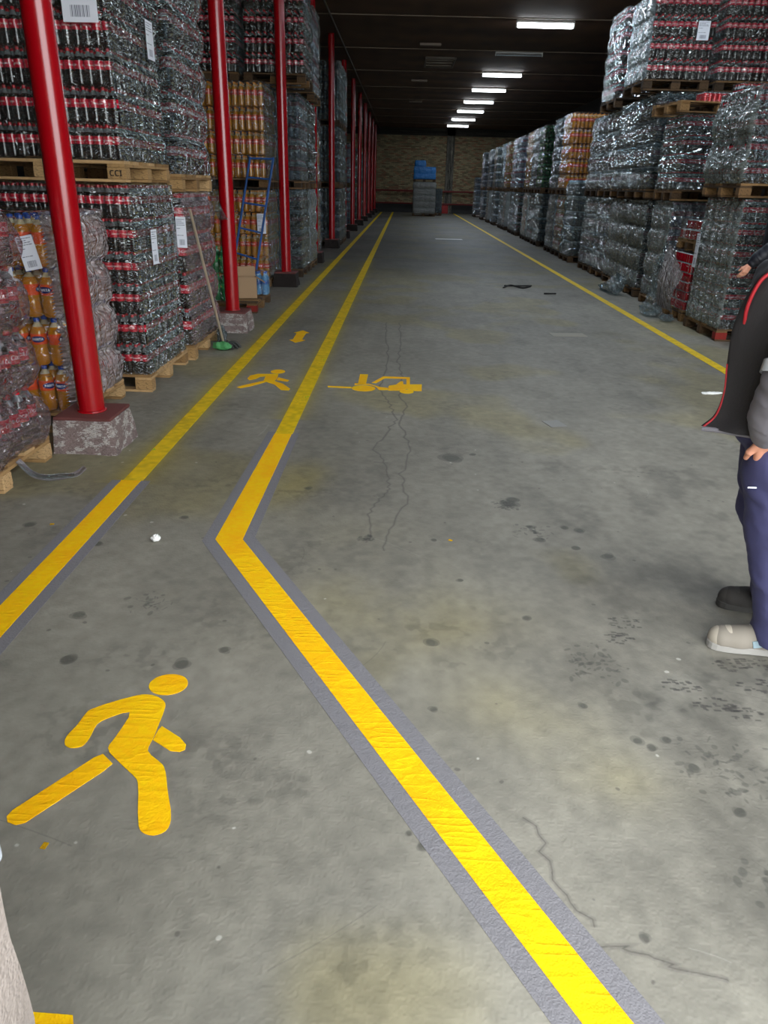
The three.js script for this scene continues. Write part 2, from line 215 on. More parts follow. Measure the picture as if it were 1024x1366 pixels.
    for (const c of CRACKS) {
      const pts = []; for (let i = 0; i + 1 < c.length; i++) for (let k = 0; k < 7; k++) pts.push([mix(c[i][0], c[i + 1][0], k / 7) + (r() - .5) * .035, mix(c[i][1], c[i + 1][1], k / 7)]);
      for (const [w, s] of [[.016, 'rgba(85,82,78,0.22)'], [.003, 'rgba(45,43,40,0.4)']]) { g.strokeStyle = s; g.lineWidth = Math.max(1, w * sx); g.beginPath(); pts.forEach(([x, z], i) => i ? g.lineTo(X(x), Z(z)) : g.moveTo(X(x), Z(z))); g.stroke(); }
    }
    for (let k = 0; k < 26; k++) { const x = x0 + r() * (x1 - x0), z = z1 + r() * (z0 - z1), a = r() * 6.3, l = .05 + .25 * r(); g.strokeStyle = r() < .5 ? 'rgba(205,203,196,0.28)' : 'rgba(60,58,54,0.3)'; g.lineWidth = 1; g.beginPath(); g.moveTo(X(x), Z(z)); g.quadraticCurveTo(X(x + l * .5 * Math.cos(a) + .02), Z(z + l * .5 * Math.sin(a)), X(x + l * Math.cos(a)), Z(z + l * Math.sin(a))); g.stroke(); }
  });
}
const floorBump = (() => { const n = 1024, a = tnoise2(n, 14, 14, 71), b = tnoise2(n, 46, 60, 72), c = tnoise2(n, 190, 190, 73), w = tnoise2(n, 10, 10, 74); return dataTex(n, n, (i, j) => 0.4 * a(i, j) + 0.12 * ridge(b(i + 60 * w(i, j), j)) ** 2 + 0.22 * c(i, j)); })();
const hall = new THREE.Group(); hall.name = 'floor'; struct(hall); scene.add(hall);
function slab(x0, x1, z0, z1, map, tone = 1, rough = 0.62) {
  const w = x1 - x0, d = z0 - z1, m = std({ name: 'floor concrete', color: new THREE.Color(tone, tone, tone), map, roughness: rough, bumpMap: rep(floorBump, w / 1.3, d / 1.3), bumpScale: 0.0028 });
  return part('floor_slab', bx(w, 0.2, d), m, hall, [(x0 + x1) / 2, -0.1, (z0 + z1) / 2]);
}
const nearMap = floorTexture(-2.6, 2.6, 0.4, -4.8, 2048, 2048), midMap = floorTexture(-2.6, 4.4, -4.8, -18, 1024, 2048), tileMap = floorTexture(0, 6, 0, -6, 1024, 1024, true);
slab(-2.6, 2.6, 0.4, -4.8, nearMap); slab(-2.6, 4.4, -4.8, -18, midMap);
slab(-2.6, 4.4, -18, -53.2, rep(tileMap, 7 / 6, 35.2 / 6), 0.53);  // far slab toned darker to carry on from the middle one
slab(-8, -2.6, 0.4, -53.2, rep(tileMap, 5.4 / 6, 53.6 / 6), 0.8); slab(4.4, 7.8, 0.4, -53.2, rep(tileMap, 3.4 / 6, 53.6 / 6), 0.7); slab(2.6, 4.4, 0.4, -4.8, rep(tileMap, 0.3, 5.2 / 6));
{ const yard = part('yard_ground', bx(40, 0.2, 24), std({ name: 'yard concrete', map: rep(tileMap, 6, 4), roughness: 0.9 }), scene, [0, -0.1, 12.4]); struct(yard); yard.name = 'floor_yard'; }

// walls, ceiling
const plaster = std({ name: 'grey render', color: 0x6f6a63, map: concreteTex, roughness: 0.95 });
function wall(name, geo, mat = plaster) { return struct(part(name, geo, mat, scene)); }
const JAMB = [-0.385, -0.45];
wall('wall_left', bx(0.3, 5.3, 53.2, -8.15, 2.65, -26.6));
wall('wall_right', bx(0.3, 5.3, 53.2, 7.75, 2.65, -26.6), std({ name: 'dark side wall', color: 0x2a2420, roughness: 0.95 }));
const gate = { x1: 7.2, top: 4.9 };
wall('wall_front', planarUV(mergeGeometries([bx(7.9 + JAMB[0], 5.3, 0.6, (-7.9 + JAMB[0]) / 2 - 0.0, 2.65, JAMB[1] + 0.3), bx(7.6 - gate.x1, 5.3, 0.6, (gate.x1 + 7.6) / 2, 2.65, JAMB[1] + 0.3), bx(gate.x1 - JAMB[0], 5.3 - gate.top, 0.6, (gate.x1 + JAMB[0]) / 2, (5.3 + gate.top) / 2, JAMB[1] + 0.3)]), 'x'), std({ name: 'gate wall concrete', map: concreteTex, bumpMap: rep(concreteBump, 2, 2), bumpScale: 0.01, roughness: 0.95, color: 0xc9bdb2 }));
{ // chipped concrete edge of the gate jamb
  const g = new THREE.BoxGeometry(0.06, 2.4, 0.12, 3, 60, 3), p = g.attributes.position, r = rng(3);
  for (let i = 0; i < p.count; i++) { const y = p.getY(i); p.setX(i, p.getX(i) + (fbm(y * 9 + 5, p.getZ(i) * 9, 4) - 0.5) * 0.035); p.setZ(i, p.getZ(i) + (fbm(y * 8 + 50, p.getX(i) * 9, 4) - 0.5) * 0.03); }
  g.computeVertexNormals();
  const t = struct(part('trim_1', planarUV(g, 'x'), std({ name: 'chipped jamb edge', bumpMap: rep(concreteBump, 3, 3), bumpScale: 0.003, roughness: 0.95, color: 0x8f857e }), scene, [JAMB[0] + 0.012, 1.2, JAMB[1] + 0.055])); t.castShadow = true;
}
{ const plate = part('door_plate', rbx(0.09, 0.3, 0.02, 0.009, 0, 0, 0, 4), std({ name: 'white plastic', color: 0xb4bcc8, roughness: 0.35 }), scene, [-0.381, 1.192, JAMB[1] - 0.012]); tag(plate, 'white rounded plate fixed to the chipped gate jamb at lower left', 'plate'); }
{ // far wall: mortar face with real bricks, concrete column, beams
  const zb = -53, back = new THREE.Group(); back.name = 'wall_back'; struct(back); scene.add(back);
  part('masonry', bx(16.2, 5.3, 0.3, -0.2, 2.65, zb - 0.17), std({ name: 'mortar', color: 0x6a6152, roughness: 0.95 }), back);
  part('plinth_band', bx(16.2, 0.52, 0.12, -0.2, 0.26, zb), std({ name: 'dark plinth', color: 0x3b3a38, roughness: 0.9 }), back);
  part('column', bx(0.5, 5, 0.2, 2.8, 2.5, zb + 0.05), std({ name: 'grey column', map: concreteTex, color: 0xa09e94, roughness: 0.9 }), back);
  part('column', bx(0.5, 5, 0.2, -2.3, 2.5, zb + 0.05), std({ name: 'dark column', color: 0x2e2622, roughness: 0.9 }), back);
  part('ring_beam', bx(16.2, 0.42, 0.2, -0.2, 4.8, zb + 0.05), std({ name: 'grey beam', map: concreteTex, color: 0x5d5b55, roughness: 0.9 }), back);
  const bw = 0.25, bh = 0.075, rows = 54, cols = 60, r = rng(21), im = new THREE.InstancedMesh(rbx(bw - 0.014, bh - 0.014, 0.05, 0.006, 0, 0, 0, 1), std({ name: 'brick', color: 0xffffff, roughness: 0.9 }), rows * cols), M = new THREE.Matrix4(), c = new THREE.Color();
  let n = 0;
  for (let j = 0; j < rows; j++) for (let i = 0; i < cols; i++) { M.makeTranslation(-7.6 + (i + (j % 2) / 2) * bw, 0.56 + j * bh, zb - 0.012 + r() * 0.012); im.setMatrixAt(n, M); const v = 0.55 + 0.7 * r(), q = r(); c.setRGB(0.36 * v, (q < 0.25 ? 0.2 : 0.29) * v, (q < 0.25 ? 0.11 : 0.16) * v); im.setColorAt(n++, c); }
  im.name = 'brick'; im.userData.kind = 'stuff'; back.add(shade(im));
}
{ // dark panelled ceiling with pale joint strips
  const ceil = new THREE.Group(); ceil.name = 'ceiling'; struct(ceil); scene.add(ceil);
  const t = (() => { const n = 512, a = tnoise2(n, 5, 5, 81), b = tnoise2(n, 60, 8, 82); return dataTex(n, n, (i, j) => { const v = 0.8 + 0.3 * (a(i, j) - 0.5) + 0.2 * (b(i, j) - 0.5); return [112 * v, 82 * v, 62 * v]; }, true); })();
  const m = std({ name: 'brown ceiling board', map: t, roughness: 0.75 }), strip = std({ name: 'joint strip', color: 0x8a7c6c, roughness: 0.7 });
  for (let k = 0; k < 13; k++) {
    const z = -2.1 - 4.25 * k, z0 = k ? z + 4.25 : -0.15;
    const zz = Math.max(z, -53.1);
    part('ceiling_panel', bx(16.1, 0.2, z0 - zz - 0.02, -0.2, 5.1, (z0 + zz) / 2), m, ceil);
    if (z > -53) part('joint_strip', bx(16, 0.02, 0.05, -0.2, 4.995, z), strip, ceil);
  }
  part('ceiling_deck', bx(16.1, 0.1, 53.2, -0.2, 5.26, -26.6), m, ceil);
}
// ---------------------------------------------------------------- ceiling fittings
{
  const white = std({ name: 'white enamel', color: 0xd8dcdc, roughness: 0.5 }), glow = std({ name: 'lit tube', color: 0xffffff, emissive: 0xf4faff, emissiveIntensity: GLOW, roughness: 0.4 }), off = std({ name: 'unlit tube', color: 0xb9c6d2, roughness: 0.3 });
  const names = ['nearest the camera of the lit tubes', 'second lit tube, just beyond the unlit one', 'third lit tube from the camera', 'middle of the seven lit tubes', 'third lit tube before the brick wall', 'second lit tube before the brick wall', 'last lit tube before the brick wall'];
  [-19.3, -27.3, -31.4, -35.6, -39.9, -44.6, -49.2].forEach((z, i) => {
    const t = thing('tube_light', `long white ceiling light, ${names[i]}`, 'ceiling light', [2.95, 4.9, z], 0, 'lit ceiling tubes in a row');
    part('housing', rbx(1.28, 0.05, 0.12, 0.012, 0, 0.07, 0), white, t);
    for (const s of [-1, 1]) part('end_cap', rbx(0.03, 0.09, 0.1, 0.01, s * 0.63, 0.0, 0), white, t);
    part('tube', new THREE.CapsuleGeometry(0.045, 1.16, 4, 12).rotateZ(Math.PI / 2).translate(0, -0.005, 0), glow, t);
    lampAt(z);
  });
  // unseen lights added above the frame, carrying the row on, to brighten the aisle
  [-15.1, -10.9, -6.7, -2.6].forEach((z, i) => {
    const t = thing('tube_light', `long white ceiling light overhead, above the photo, ${['first', 'second', 'third', 'fourth'][i]} before the lit ones in view`, 'ceiling light', [2.95, 4.9, z], 0, 'lit ceiling tubes in a row');
    part('housing', rbx(1.28, 0.05, 0.12, 0.012, 0, 0.07, 0), white, t);
    for (const s of [-1, 1]) part('end_cap', rbx(0.03, 0.09, 0.1, 0.01, s * 0.63, 0.0, 0), white, t);
    part('tube', new THREE.CapsuleGeometry(0.045, 1.16, 4, 12).rotateZ(Math.PI / 2).translate(0, -0.005, 0), glow, t);
    lampAt(z);
  });
  function lampAt(z) {
    const l = new THREE.RectAreaLight(0xe2f0ff, LAMP, 1.2, 0.09); l.position.set(2.95, 4.83, z); l.rotation.x = -Math.PI / 2; scene.add(l); l.name = 'tube_lamp_light';
  }
  const t = thing('tube_light', 'unlit ceiling tube light between the first and second lit ones', 'ceiling light', [2.95, 4.9, -23.45]);
  part('housing', rbx(1.28, 0.05, 0.12, 0.012, 0, 0.07, 0), white, t); for (const s of [-1, 1]) part('end_cap', rbx(0.03, 0.06, 0.08, 0.01, s * 0.63, 0.02, 0), white, t);
  part('tube', new THREE.CylinderGeometry(0.018, 0.018, 1.2, 10).rotateZ(Math.PI / 2).translate(0, 0.01, 0), off, t);
  const v = thing('ceiling_vent', 'rectangular ceiling vent with three pale slats above the aisle', 'vent', [0.88, 4.97, -25.5]);
  part('frame', mergeGeometries([bx(0.86, 0.06, 0.05, 0, 0, 0.85), bx(0.86, 0.06, 0.05, 0, 0, -0.85), bx(0.05, 0.06, 1.7, 0.42, 0, 0), bx(0.05, 0.06, 1.7, -0.42, 0, 0)]), std({ name: 'vent frame', color: 0x6f665c, roughness: 0.6 }), v);
  for (let k = 0; k < 3; k++) part('slat', bx(0.78, 0.02, 0.14, 0, -0.01, -0.5 + k * 0.5).translate(0, 0, 0), std({ name: 'vent slat', color: 0xa79a8c, roughness: 0.6 }), v);
  const bar = std({ name: 'ceiling bar', color: 0x8a7d70, roughness: 0.6 });
  [[0.52, -22.4, 'grey bar fixed to the ceiling in front of the vent'], [0.35, -29.6, 'grey bar fixed to the ceiling just beyond the vent'], [0.3, -36.6, 'grey bar on the ceiling far beyond the vent']].forEach(([x, z, l]) => tag(part('ceiling_bar', rbx(0.55, 0.06, 0.16, 0.01), bar, scene, [x, 4.96, z]), l, 'ceiling bar'));
  tag(part('ceiling_cable', rod([-1.76, 4.965, -0.6], [-1.76, 4.965, -52.8], 0.022, 8), std({ name: 'cable conduit', color: 0x5d554c, roughness: 0.6 }), scene), 'thin conduit running along the ceiling beside the red posts', 'conduit');
}
// red pipes and box on the far wall
{
  const red = std({ name: 'dull red pipe', color: 0x6b1712, roughness: 0.6 });
  const a = part('wall_pipe', rod([-2.1, 1.32, -52.75], [7.4, 1.32, -52.75], 0.06), red, scene); tag(a, 'upper dull red pipe along the brick wall', 'pipe');
  const b = part('wall_pipe', rod([-2.1, 0.56, -52.75], [7.4, 0.56, -52.75], 0.05), red, scene); tag(b, 'lower dull red pipe just above the dark plinth of the brick wall', 'pipe');
  const c = thing('hydrant_box', 'small red box under the wall column beside the pipes', 'box', [2.6, 0, -52.55]);
  part('cabinet', rbx(0.42, 0.5, 0.2, 0.02, 0, 0.25, 0), std({ name: 'red box', color: 0x9c1712, roughness: 0.5 }), c); part('lid', rbx(0.46, 0.05, 0.24, 0.01, 0, 0.525, 0), red, c);
}

// ---------------------------------------------------------------- floor paint
const LA = -1.531, LB = -0.79, HW = 0.057;
function stripe(name, label, pieces) { const t = thing(name, label, 'floor line'); for (const [n, pts, m, h] of pieces) part(n, planarUV(slabGeo(pts, h), 'y'), m, t); return t; }
const ln = (x, z0, z1, w) => [[x - w, z0], [x + w, z0], [x + w, z1], [x - w, z1]];
stripe('lane_line', 'left yellow floor line running beside the red posts', [['primer_band', ln(LA, 0.3, -3.95, 0.112), primer, 0.001], ['fresh_paint', ln(LA, 0.3, -3.95, HW), yellow, 0.0022], ['old_paint', ln(LA + 0.01, -3.95, -52.3, HW), yellowWorn, 0.0018]]);
const bendOut = [[-0.853, -4.905], [-0.735, -4.905], [-0.738, -3.23], [0.538, -1.0], [0.86, -0.44], [0.725, -0.44], [0.427, -1.0], [-0.87, -3.22]];
const bendPrimer = [[-0.905, -4.95], [-0.685, -4.93], [-0.683, -3.26], [0.585, -1.04], [0.91, -0.44], [0.67, -0.44], [0.378, -0.97], [-0.93, -3.2]];
stripe('lane_line', 'bent yellow floor line crossing the foreground and running down the aisle', [['primer_band', bendPrimer, primer, 0.001], ['fresh_paint', bendOut, yellow, 0.0022], ['old_paint', ln(LB, -4.905, -52.6, 0.061), yellowWorn, 0.0018]]);
stripe('lane_line', 'right yellow floor line in front of the right row of pallets', [['old_paint', ln(3.22, -4.0, -52.6, 0.055), yellowWorn, 0.0018]]);
const ell = (cx, cz, rx, rz, n = 32) => Array.from({ length: n }, (_, i) => [cx + rx * Math.cos(i / n * 6.2832), cz + rz * Math.sin(i / n * 6.2832)]);
const smooth = (pts, k = 4) => { const c = new THREE.CatmullRomCurve3(pts.map(([x, z]) => new THREE.Vector3(x, 0, z)), true, 'centripetal'); return c.getPoints(pts.length * k).slice(0, -1).map((p) => [p.x, p.z]); };
function sign(name, label, pieces, m = yellow) { const t = thing(name, label, 'floor marking'); for (const [n, pts] of pieces) part(n, planarUV(slabGeo(pts, 0.002), 'y'), m, t); return t; }
sign('walking_figure', 'large yellow walking man painted on the floor in the foreground', [['head', ell(-0.763, -2.08, 0.066, 0.058)],
  ['body', smooth([[-0.849,-2.015],[-0.819,-2.021],[-0.778,-2.01],[-0.744,-1.979],[-0.737,-1.944],[-0.734,-1.882],[-0.731,-1.808],[-0.73,-1.753],[-0.667,-1.696],[-0.649,-1.665],[-0.626,-1.604],[-0.583,-1.492],[-0.586,-1.454],[-0.614,-1.437],[-0.647,-1.446],[-0.663,-1.466],[-0.718,-1.624],[-0.732,-1.642],[-0.808,-1.708],[-0.854,-1.757],[-0.849,-1.809],[-0.846,-1.929],[-0.917,-1.884],[-0.929,-1.863],[-0.928,-1.798],[-0.937,-1.762],[-0.969,-1.753],[-0.991,-1.766],[-1.001,-1.801],[-0.99,-1.852],[-0.984,-1.914],[-0.977,-1.933]], 3)],
  ['arm', [[-0.721,-1.866],[-0.649,-1.816],[-0.622,-1.786],[-0.619,-1.765],[-0.632,-1.754],[-0.662,-1.756],[-0.729,-1.801],[-0.727,-1.845]]],
  ['leg', [[-0.86,-1.732],[-0.817,-1.694],[-0.833,-1.661],[-0.97,-1.462],[-0.992,-1.453],[-1.018,-1.462],[-1.029,-1.48],[-1.024,-1.503],[-0.881,-1.715]]]]);
sign('walking_figure', 'small yellow walking man painted between the two floor lines', [['head', ell(-1.123, -6.748, 0.066, 0.08)],
  ['body', [[-1.288,-6.638],[-1.104,-6.654],[-1.088,-6.488],[-1.097,-6.389],[-1.006,-6.298],[-0.921,-6.134],[-0.927,-6.082],[-0.992,-6.088],[-1.077,-6.266],[-1.192,-6.377],[-1.204,-6.556],[-1.248,-6.525],[-1.271,-6.44],[-1.321,-6.393],[-1.349,-6.454],[-1.344,-6.563]]],
  ['leg', [[-1.189,-6.393],[-1.166,-6.341],[-1.263,-6.189],[-1.339,-6.105],[-1.378,-6.137],[-1.341,-6.202]]], ['arm', [[-1.084,-6.529],[-0.974,-6.437],[-0.98,-6.38],[-1.083,-6.423]]]]);
sign('forklift_marking', 'yellow forklift truck symbol painted on the aisle floor', [['fork', [[-0.618,-6.277],[-0.41,-6.267],[-0.407,-6.222],[-0.611,-6.232]]], ['wheel', ell(-0.304, -6.232, 0.102, 0.1)], ['mast', [[-0.363,-6.745],[-0.289,-6.744],[-0.291,-6.37],[-0.361,-6.361]]],
  ['chassis', [[-0.392,-6.395],[-0.265,-6.395],[-0.166,-6.292],[-0.096,-6.27],[-0.094,-6.201],[-0.169,-6.192],[-0.2,-6.3],[-0.264,-6.36],[-0.388,-6.345]]], ['cab', [[-0.242,-6.439],[-0.145,-6.688],[0.096,-6.68],[0.095,-6.42],[0.065,-6.42],[0.065,-6.62],[-0.13,-6.617],[-0.203,-6.423]]],
  ['rear_body', [[-0.085,-6.354],[-0.028,-6.392],[0.017,-6.526],[0.036,-6.517],[0.037,-6.411],[0.201,-6.431],[0.194,-6.201],[0.137,-6.195],[0.066,-6.26],[-0.004,-6.192],[-0.091,-6.181],[-0.094,-6.291]]], ['wheel', ell(0.066, -6.168, 0.06, 0.068)]]);
sign('arrow_marking', 'small yellow double-headed arrow painted between the two floor lines', [['arrow', [[-1.159,-8.869],[-1.065,-8.724],[-1.102,-8.688],[-1.101,-8.308],[-1.06,-8.273],[-1.15,-8.119],[-1.24,-8.273],[-1.202,-8.306],[-1.211,-8.685],[-1.249,-8.709]]]]);
sign('paint_patch', 'yellow painted bar by the gate jamb cut off by the lower left corner', [['bar', [[-0.73,-0.972],[-0.636,-0.969],[-0.38,-0.46],[-0.48,-0.46]]]]);

// ---------------------------------------------------------------- red posts on concrete plinths
{
  const plate = std({ name: 'dull red base plate', color: 0x6d3a36, roughness: 0.7, bumpMap: rep(concreteBump, 2, 2), bumpScale: 0.002 });
  const plinthTex = (seed, wht) => { const n = 256, a = tnoise2(n, 7, 7, seed), b = tnoise2(n, 26, 26, seed + 1), c = tnoise2(n, 80, 80, seed + 2); return dataTex(n, n, (i, j) => { const q = 0.5 * a(i, j) + 0.33 * b(i, j) + 0.2 * c(i, j), w = sstep(0.54, 0.68, q); return [mix(142, 196, w * wht) * (0.8 + 0.3 * c(i, j)), mix(124, 190, w * wht) * (0.8 + 0.3 * c(i, j)), mix(120, 184, w * wht) * (0.8 + 0.3 * c(i, j))]; }, true); };
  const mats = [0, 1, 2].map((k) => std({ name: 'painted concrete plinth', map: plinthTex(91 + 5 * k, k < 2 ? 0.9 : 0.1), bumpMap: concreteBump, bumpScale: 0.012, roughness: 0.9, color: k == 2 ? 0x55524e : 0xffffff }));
  const plinthGeo = (seed, topScale) => { const g = new THREE.BoxGeometry(0.38, 0.215, 0.38, 14, 8, 14), p = g.attributes.position; for (let i = 0; i < p.count; i++) { const y = p.getY(i) / 0.215 + 0.5, s = mix(1.06, topScale, y), x = p.getX(i), z = p.getZ(i), e = Math.min(1, Math.max(Math.abs(x), Math.abs(z)) > 0.16 ? 1 : 0) * (fbm(x * 14 + seed, z * 14 + y * 4, 3) - 0.5) * 0.03; p.setXYZ(i, x * s + e, p.getY(i) - (y > 0.9 ? Math.abs(e) * 0.7 : 0), z * s + e); } g.computeVertexNormals(); return g; };
  const names = ['nearest red post, on a painted pinkish concrete plinth', 'second red post from the camera, with a paper tag on it', 'third red post, standing in front of the orange soda stacks', 'red post hidden behind the wrapped stacks past the orange soda', 'red post beside the three-tier silver wrapped stacks', 'red post just past the three-tier silver wrapped stacks'];
  for (let k = 0; k < 12; k++) {
    const z = -4.56 - 4.22 * k, x = -1.965;
    const t = thing('red_post', names[k] ?? `slim red post far down the left side, ${['sixth', 'fifth', 'fourth', 'third', 'second', 'first'][k - 6]} from the brick wall`, 'post', [x, 0, z], 0, 'row of red steel posts');
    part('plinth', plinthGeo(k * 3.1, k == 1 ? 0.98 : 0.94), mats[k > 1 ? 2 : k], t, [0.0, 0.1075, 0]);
    part('base_plate', rbx(0.36, 0.02, 0.36, 0.006, 0, 0.222, 0), plate, t);
    const g = new THREE.CylinderGeometry(0.081, 0.081, 4.78, k < 3 ? 40 : 16).translate(0, 2.62, 0);
    const q = part('tube', g, redPaint, t);
    part('weld_collar', new THREE.TorusGeometry(0.083, 0.008, 8, 28).rotateX(Math.PI / 2).translate(0, 0.236, 0), redPaint, t);
    if (k === 1) { const tagG = new THREE.CylinderGeometry(0.084, 0.084, 0.3, 16, 1, true, -0.95, 1.9); part('paper_tag', tagG, tagMat, t, [0, 3.66, 0], 'white printed paper tag wrapped round the post'); }
  }
}

// ---------------------------------------------------------------- pallets
const palletParts = {};
function palletGeo(w, d) {
  const key = w + '_' + d; if (palletParts[key]) return palletParts[key];
  const bw = 0.13, o = { deck_board: [], bottom_board: [], block: [], cross_board: [] };
  const nb = Math.round(d / 0.19); for (let i = 0; i < nb; i++) o.deck_board.push([rbx(w, 0.022, Math.min(0.13, d / nb - 0.02), 0.003, 0, 0, 0, 1), [0, 0.133, (i / (nb - 1) - 0.5) * (d - 0.12)]]);
  for (const i of [-1, 0, 1]) {
    o.cross_board.push([rbx(bw, 0.021, d, 0.003, 0, 0, 0, 1), [i * (w - bw) / 2, 0.111, 0]]);
    o.bottom_board.push([rbx(w, 0.02, 0.1, 0.003, 0, 0, 0, 1), [0, 0.0105, i * (d - 0.1) / 2]]);
    for (const j of [-1, 0, 1]) o.block.push([rbx(bw + 0.01, 0.079, 0.1, 0.006, 0, 0, 0, 1), [i * (w - bw) / 2, 0.0605, j * (d - 0.1) / 2]]);
  }
  return palletParts[key] = o;
}
function pallet(label, x, y, z, w, d, detail = true, turn = 0, red = 0, seed = 1) {
  const g = palletGeo(w, d), r = rng(seed * 31 + 7);
  if (!detail) {
    const m = part('wooden_pallet', mergeGeometries(Object.values(g).flat().map(([q, p]) => q.clone().translate(...p))), wood[4 + (seed % 2)], scene, [x, y, z]);
    m.rotation.y = turn; return tag(m, label, 'pallet');
  }
  const t = thing('wooden_pallet', label, 'pallet', [x, y, z], turn);
  for (const [n, list] of Object.entries(g)) list.forEach(([q, p], i) => {
    const isRed = n === 'block' && (red === 1 ? (i === 2 || i === 8) : red === 2 ? (i === 2) : red === 3 ? i === 5 : false);
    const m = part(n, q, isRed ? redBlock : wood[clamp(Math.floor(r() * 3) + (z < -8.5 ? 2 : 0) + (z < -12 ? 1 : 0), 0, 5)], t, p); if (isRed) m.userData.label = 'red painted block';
  });
  return t;
}

// ---------------------------------------------------------------- wrapped loads
function filmGeo(o) {
  const { w, d, h, seed, fine } = o, lh = o.filmLayer ?? o.lh, step = fine ? 0.022 : 0.06, R = 0.045, per = [];
  // closed perimeter, counter-clockwise from above, corners rounded
  const edge = (ax, az, bx_, bz, nx, nz) => { const L = Math.hypot(bx_ - ax, bz - az), n = Math.max(2, Math.round(L / step)); for (let i = 0; i < n; i++) per.push([mix(ax, bx_, i / n), mix(az, bz, i / n), nx, nz]); };
  const corner = (cx, cz, a0) => { for (let i = 0; i < 4; i++) { const a = a0 + i / 4 * Math.PI / 2; per.push([cx + R * Math.cos(a), cz + R * Math.sin(a), Math.cos(a), Math.sin(a)]); } };
  const X = w / 2, Z = d / 2;
  edge(X - R, Z, -X + R, Z, 0, 1); corner(-X + R, Z - R, Math.PI / 2); edge(-X, Z - R, -X, -Z + R, -1, 0); corner(-X + R, -Z + R, Math.PI); edge(-X + R, -Z, X - R, -Z, 0, -1); corner(X - R, -Z + R, 1.5 * Math.PI); edge(X, -Z + R, X, Z - R, 1, 0); corner(X - R, Z - R, 0);
  let s = 0; const S = per.map((p, i) => { if (i) s += Math.hypot(p[0] - per[i - 1][0], p[1] - per[i - 1][1]); return s; }); const total = s + Math.hypot(per[0][0] - per.at(-1)[0], per[0][1] - per.at(-1)[1]);
  const rows = Math.max(4, Math.round(h / (fine ? 0.02 : 0.05))), pos = [], uv = [], idx = [], n = per.length;
  const ys = []; for (let j = 0; j <= rows; j++) ys.push(j / rows * h); 
  const layerOff = []; const rr = rng(seed * 13 + 5); for (let k = 0; k < 16; k++) layerOff.push((rr() - 0.5) * (o.wobble ?? 0.016));
  const ring = (y, inset) => {
    const yy = Math.max(0, y), ph = (yy / lh) % 1, k = Math.min(15, Math.floor(yy / lh)), prof = o.bulge * Math.sin(Math.PI * Math.min(1, ph / 0.74)) * (ph < 0.74 ? 1 : 0) - (ph >= 0.74 ? o.pull * Math.sin(Math.PI * (ph - 0.74) / 0.26) : 0);
    per.forEach((p, i) => {
      const sx = S[i], g = o.pack ? Math.exp(-1 * ((((sx + layerOff[k] * 3 + o.pack / 2) % o.pack) - o.pack / 2) / 0.022) ** 2) * 0.014 : 0;
      const nz = (fbm(sx * 5.5 + seed * 9, y * 6.5 + seed * 3, 3) - 0.5) * o.noise * 2 + (fbm(sx * 16 + seed, y * 22 + sx * 6, 2) - 0.5) * o.noise;
      const off = 0.012 + prof - g + nz + layerOff[k] * (ph < 0.74 ? 1 : 0.5) - inset;
      pos.push(p[0] + p[2] * off + o.lean * (y / h), y, p[1] + p[3] * off); uv.push(sx, y);
    });
    pos.push(pos[pos.length - 3 * n], pos[pos.length - 3 * n + 1], pos[pos.length - 3 * n + 2]); uv.push(total, y);
  };
  ring(-0.002, 0.015); for (const y of ys) ring(y, 0); ring(h + 0.012, 0.05); ring(h + 0.014, 0.16);
  const m = n + 1, R2 = ys.length + 3;
  for (let j = 0; j < R2 - 1; j++) for (let i = 0; i < n; i++) { const a = j * m + i, b = a + 1, c = a + m, e = c + 1; idx.push(a, c, b, b, c, e); }
  const g = new THREE.BufferGeometry(); g.setAttribute('position', new THREE.Float32BufferAttribute(pos, 3)); g.setAttribute('uv', new THREE.Float32BufferAttribute(uv, 2)); g.setIndex(idx); g.computeVertexNormals(); return g;
}
const stampGeo = new TextGeometry('CCI', { font: await new FontLoader().loadAsync('fonts/droid/droid_sans_bold.typeface.json'), size: 0.042, depth: 0.001, curveSegments: 5 });
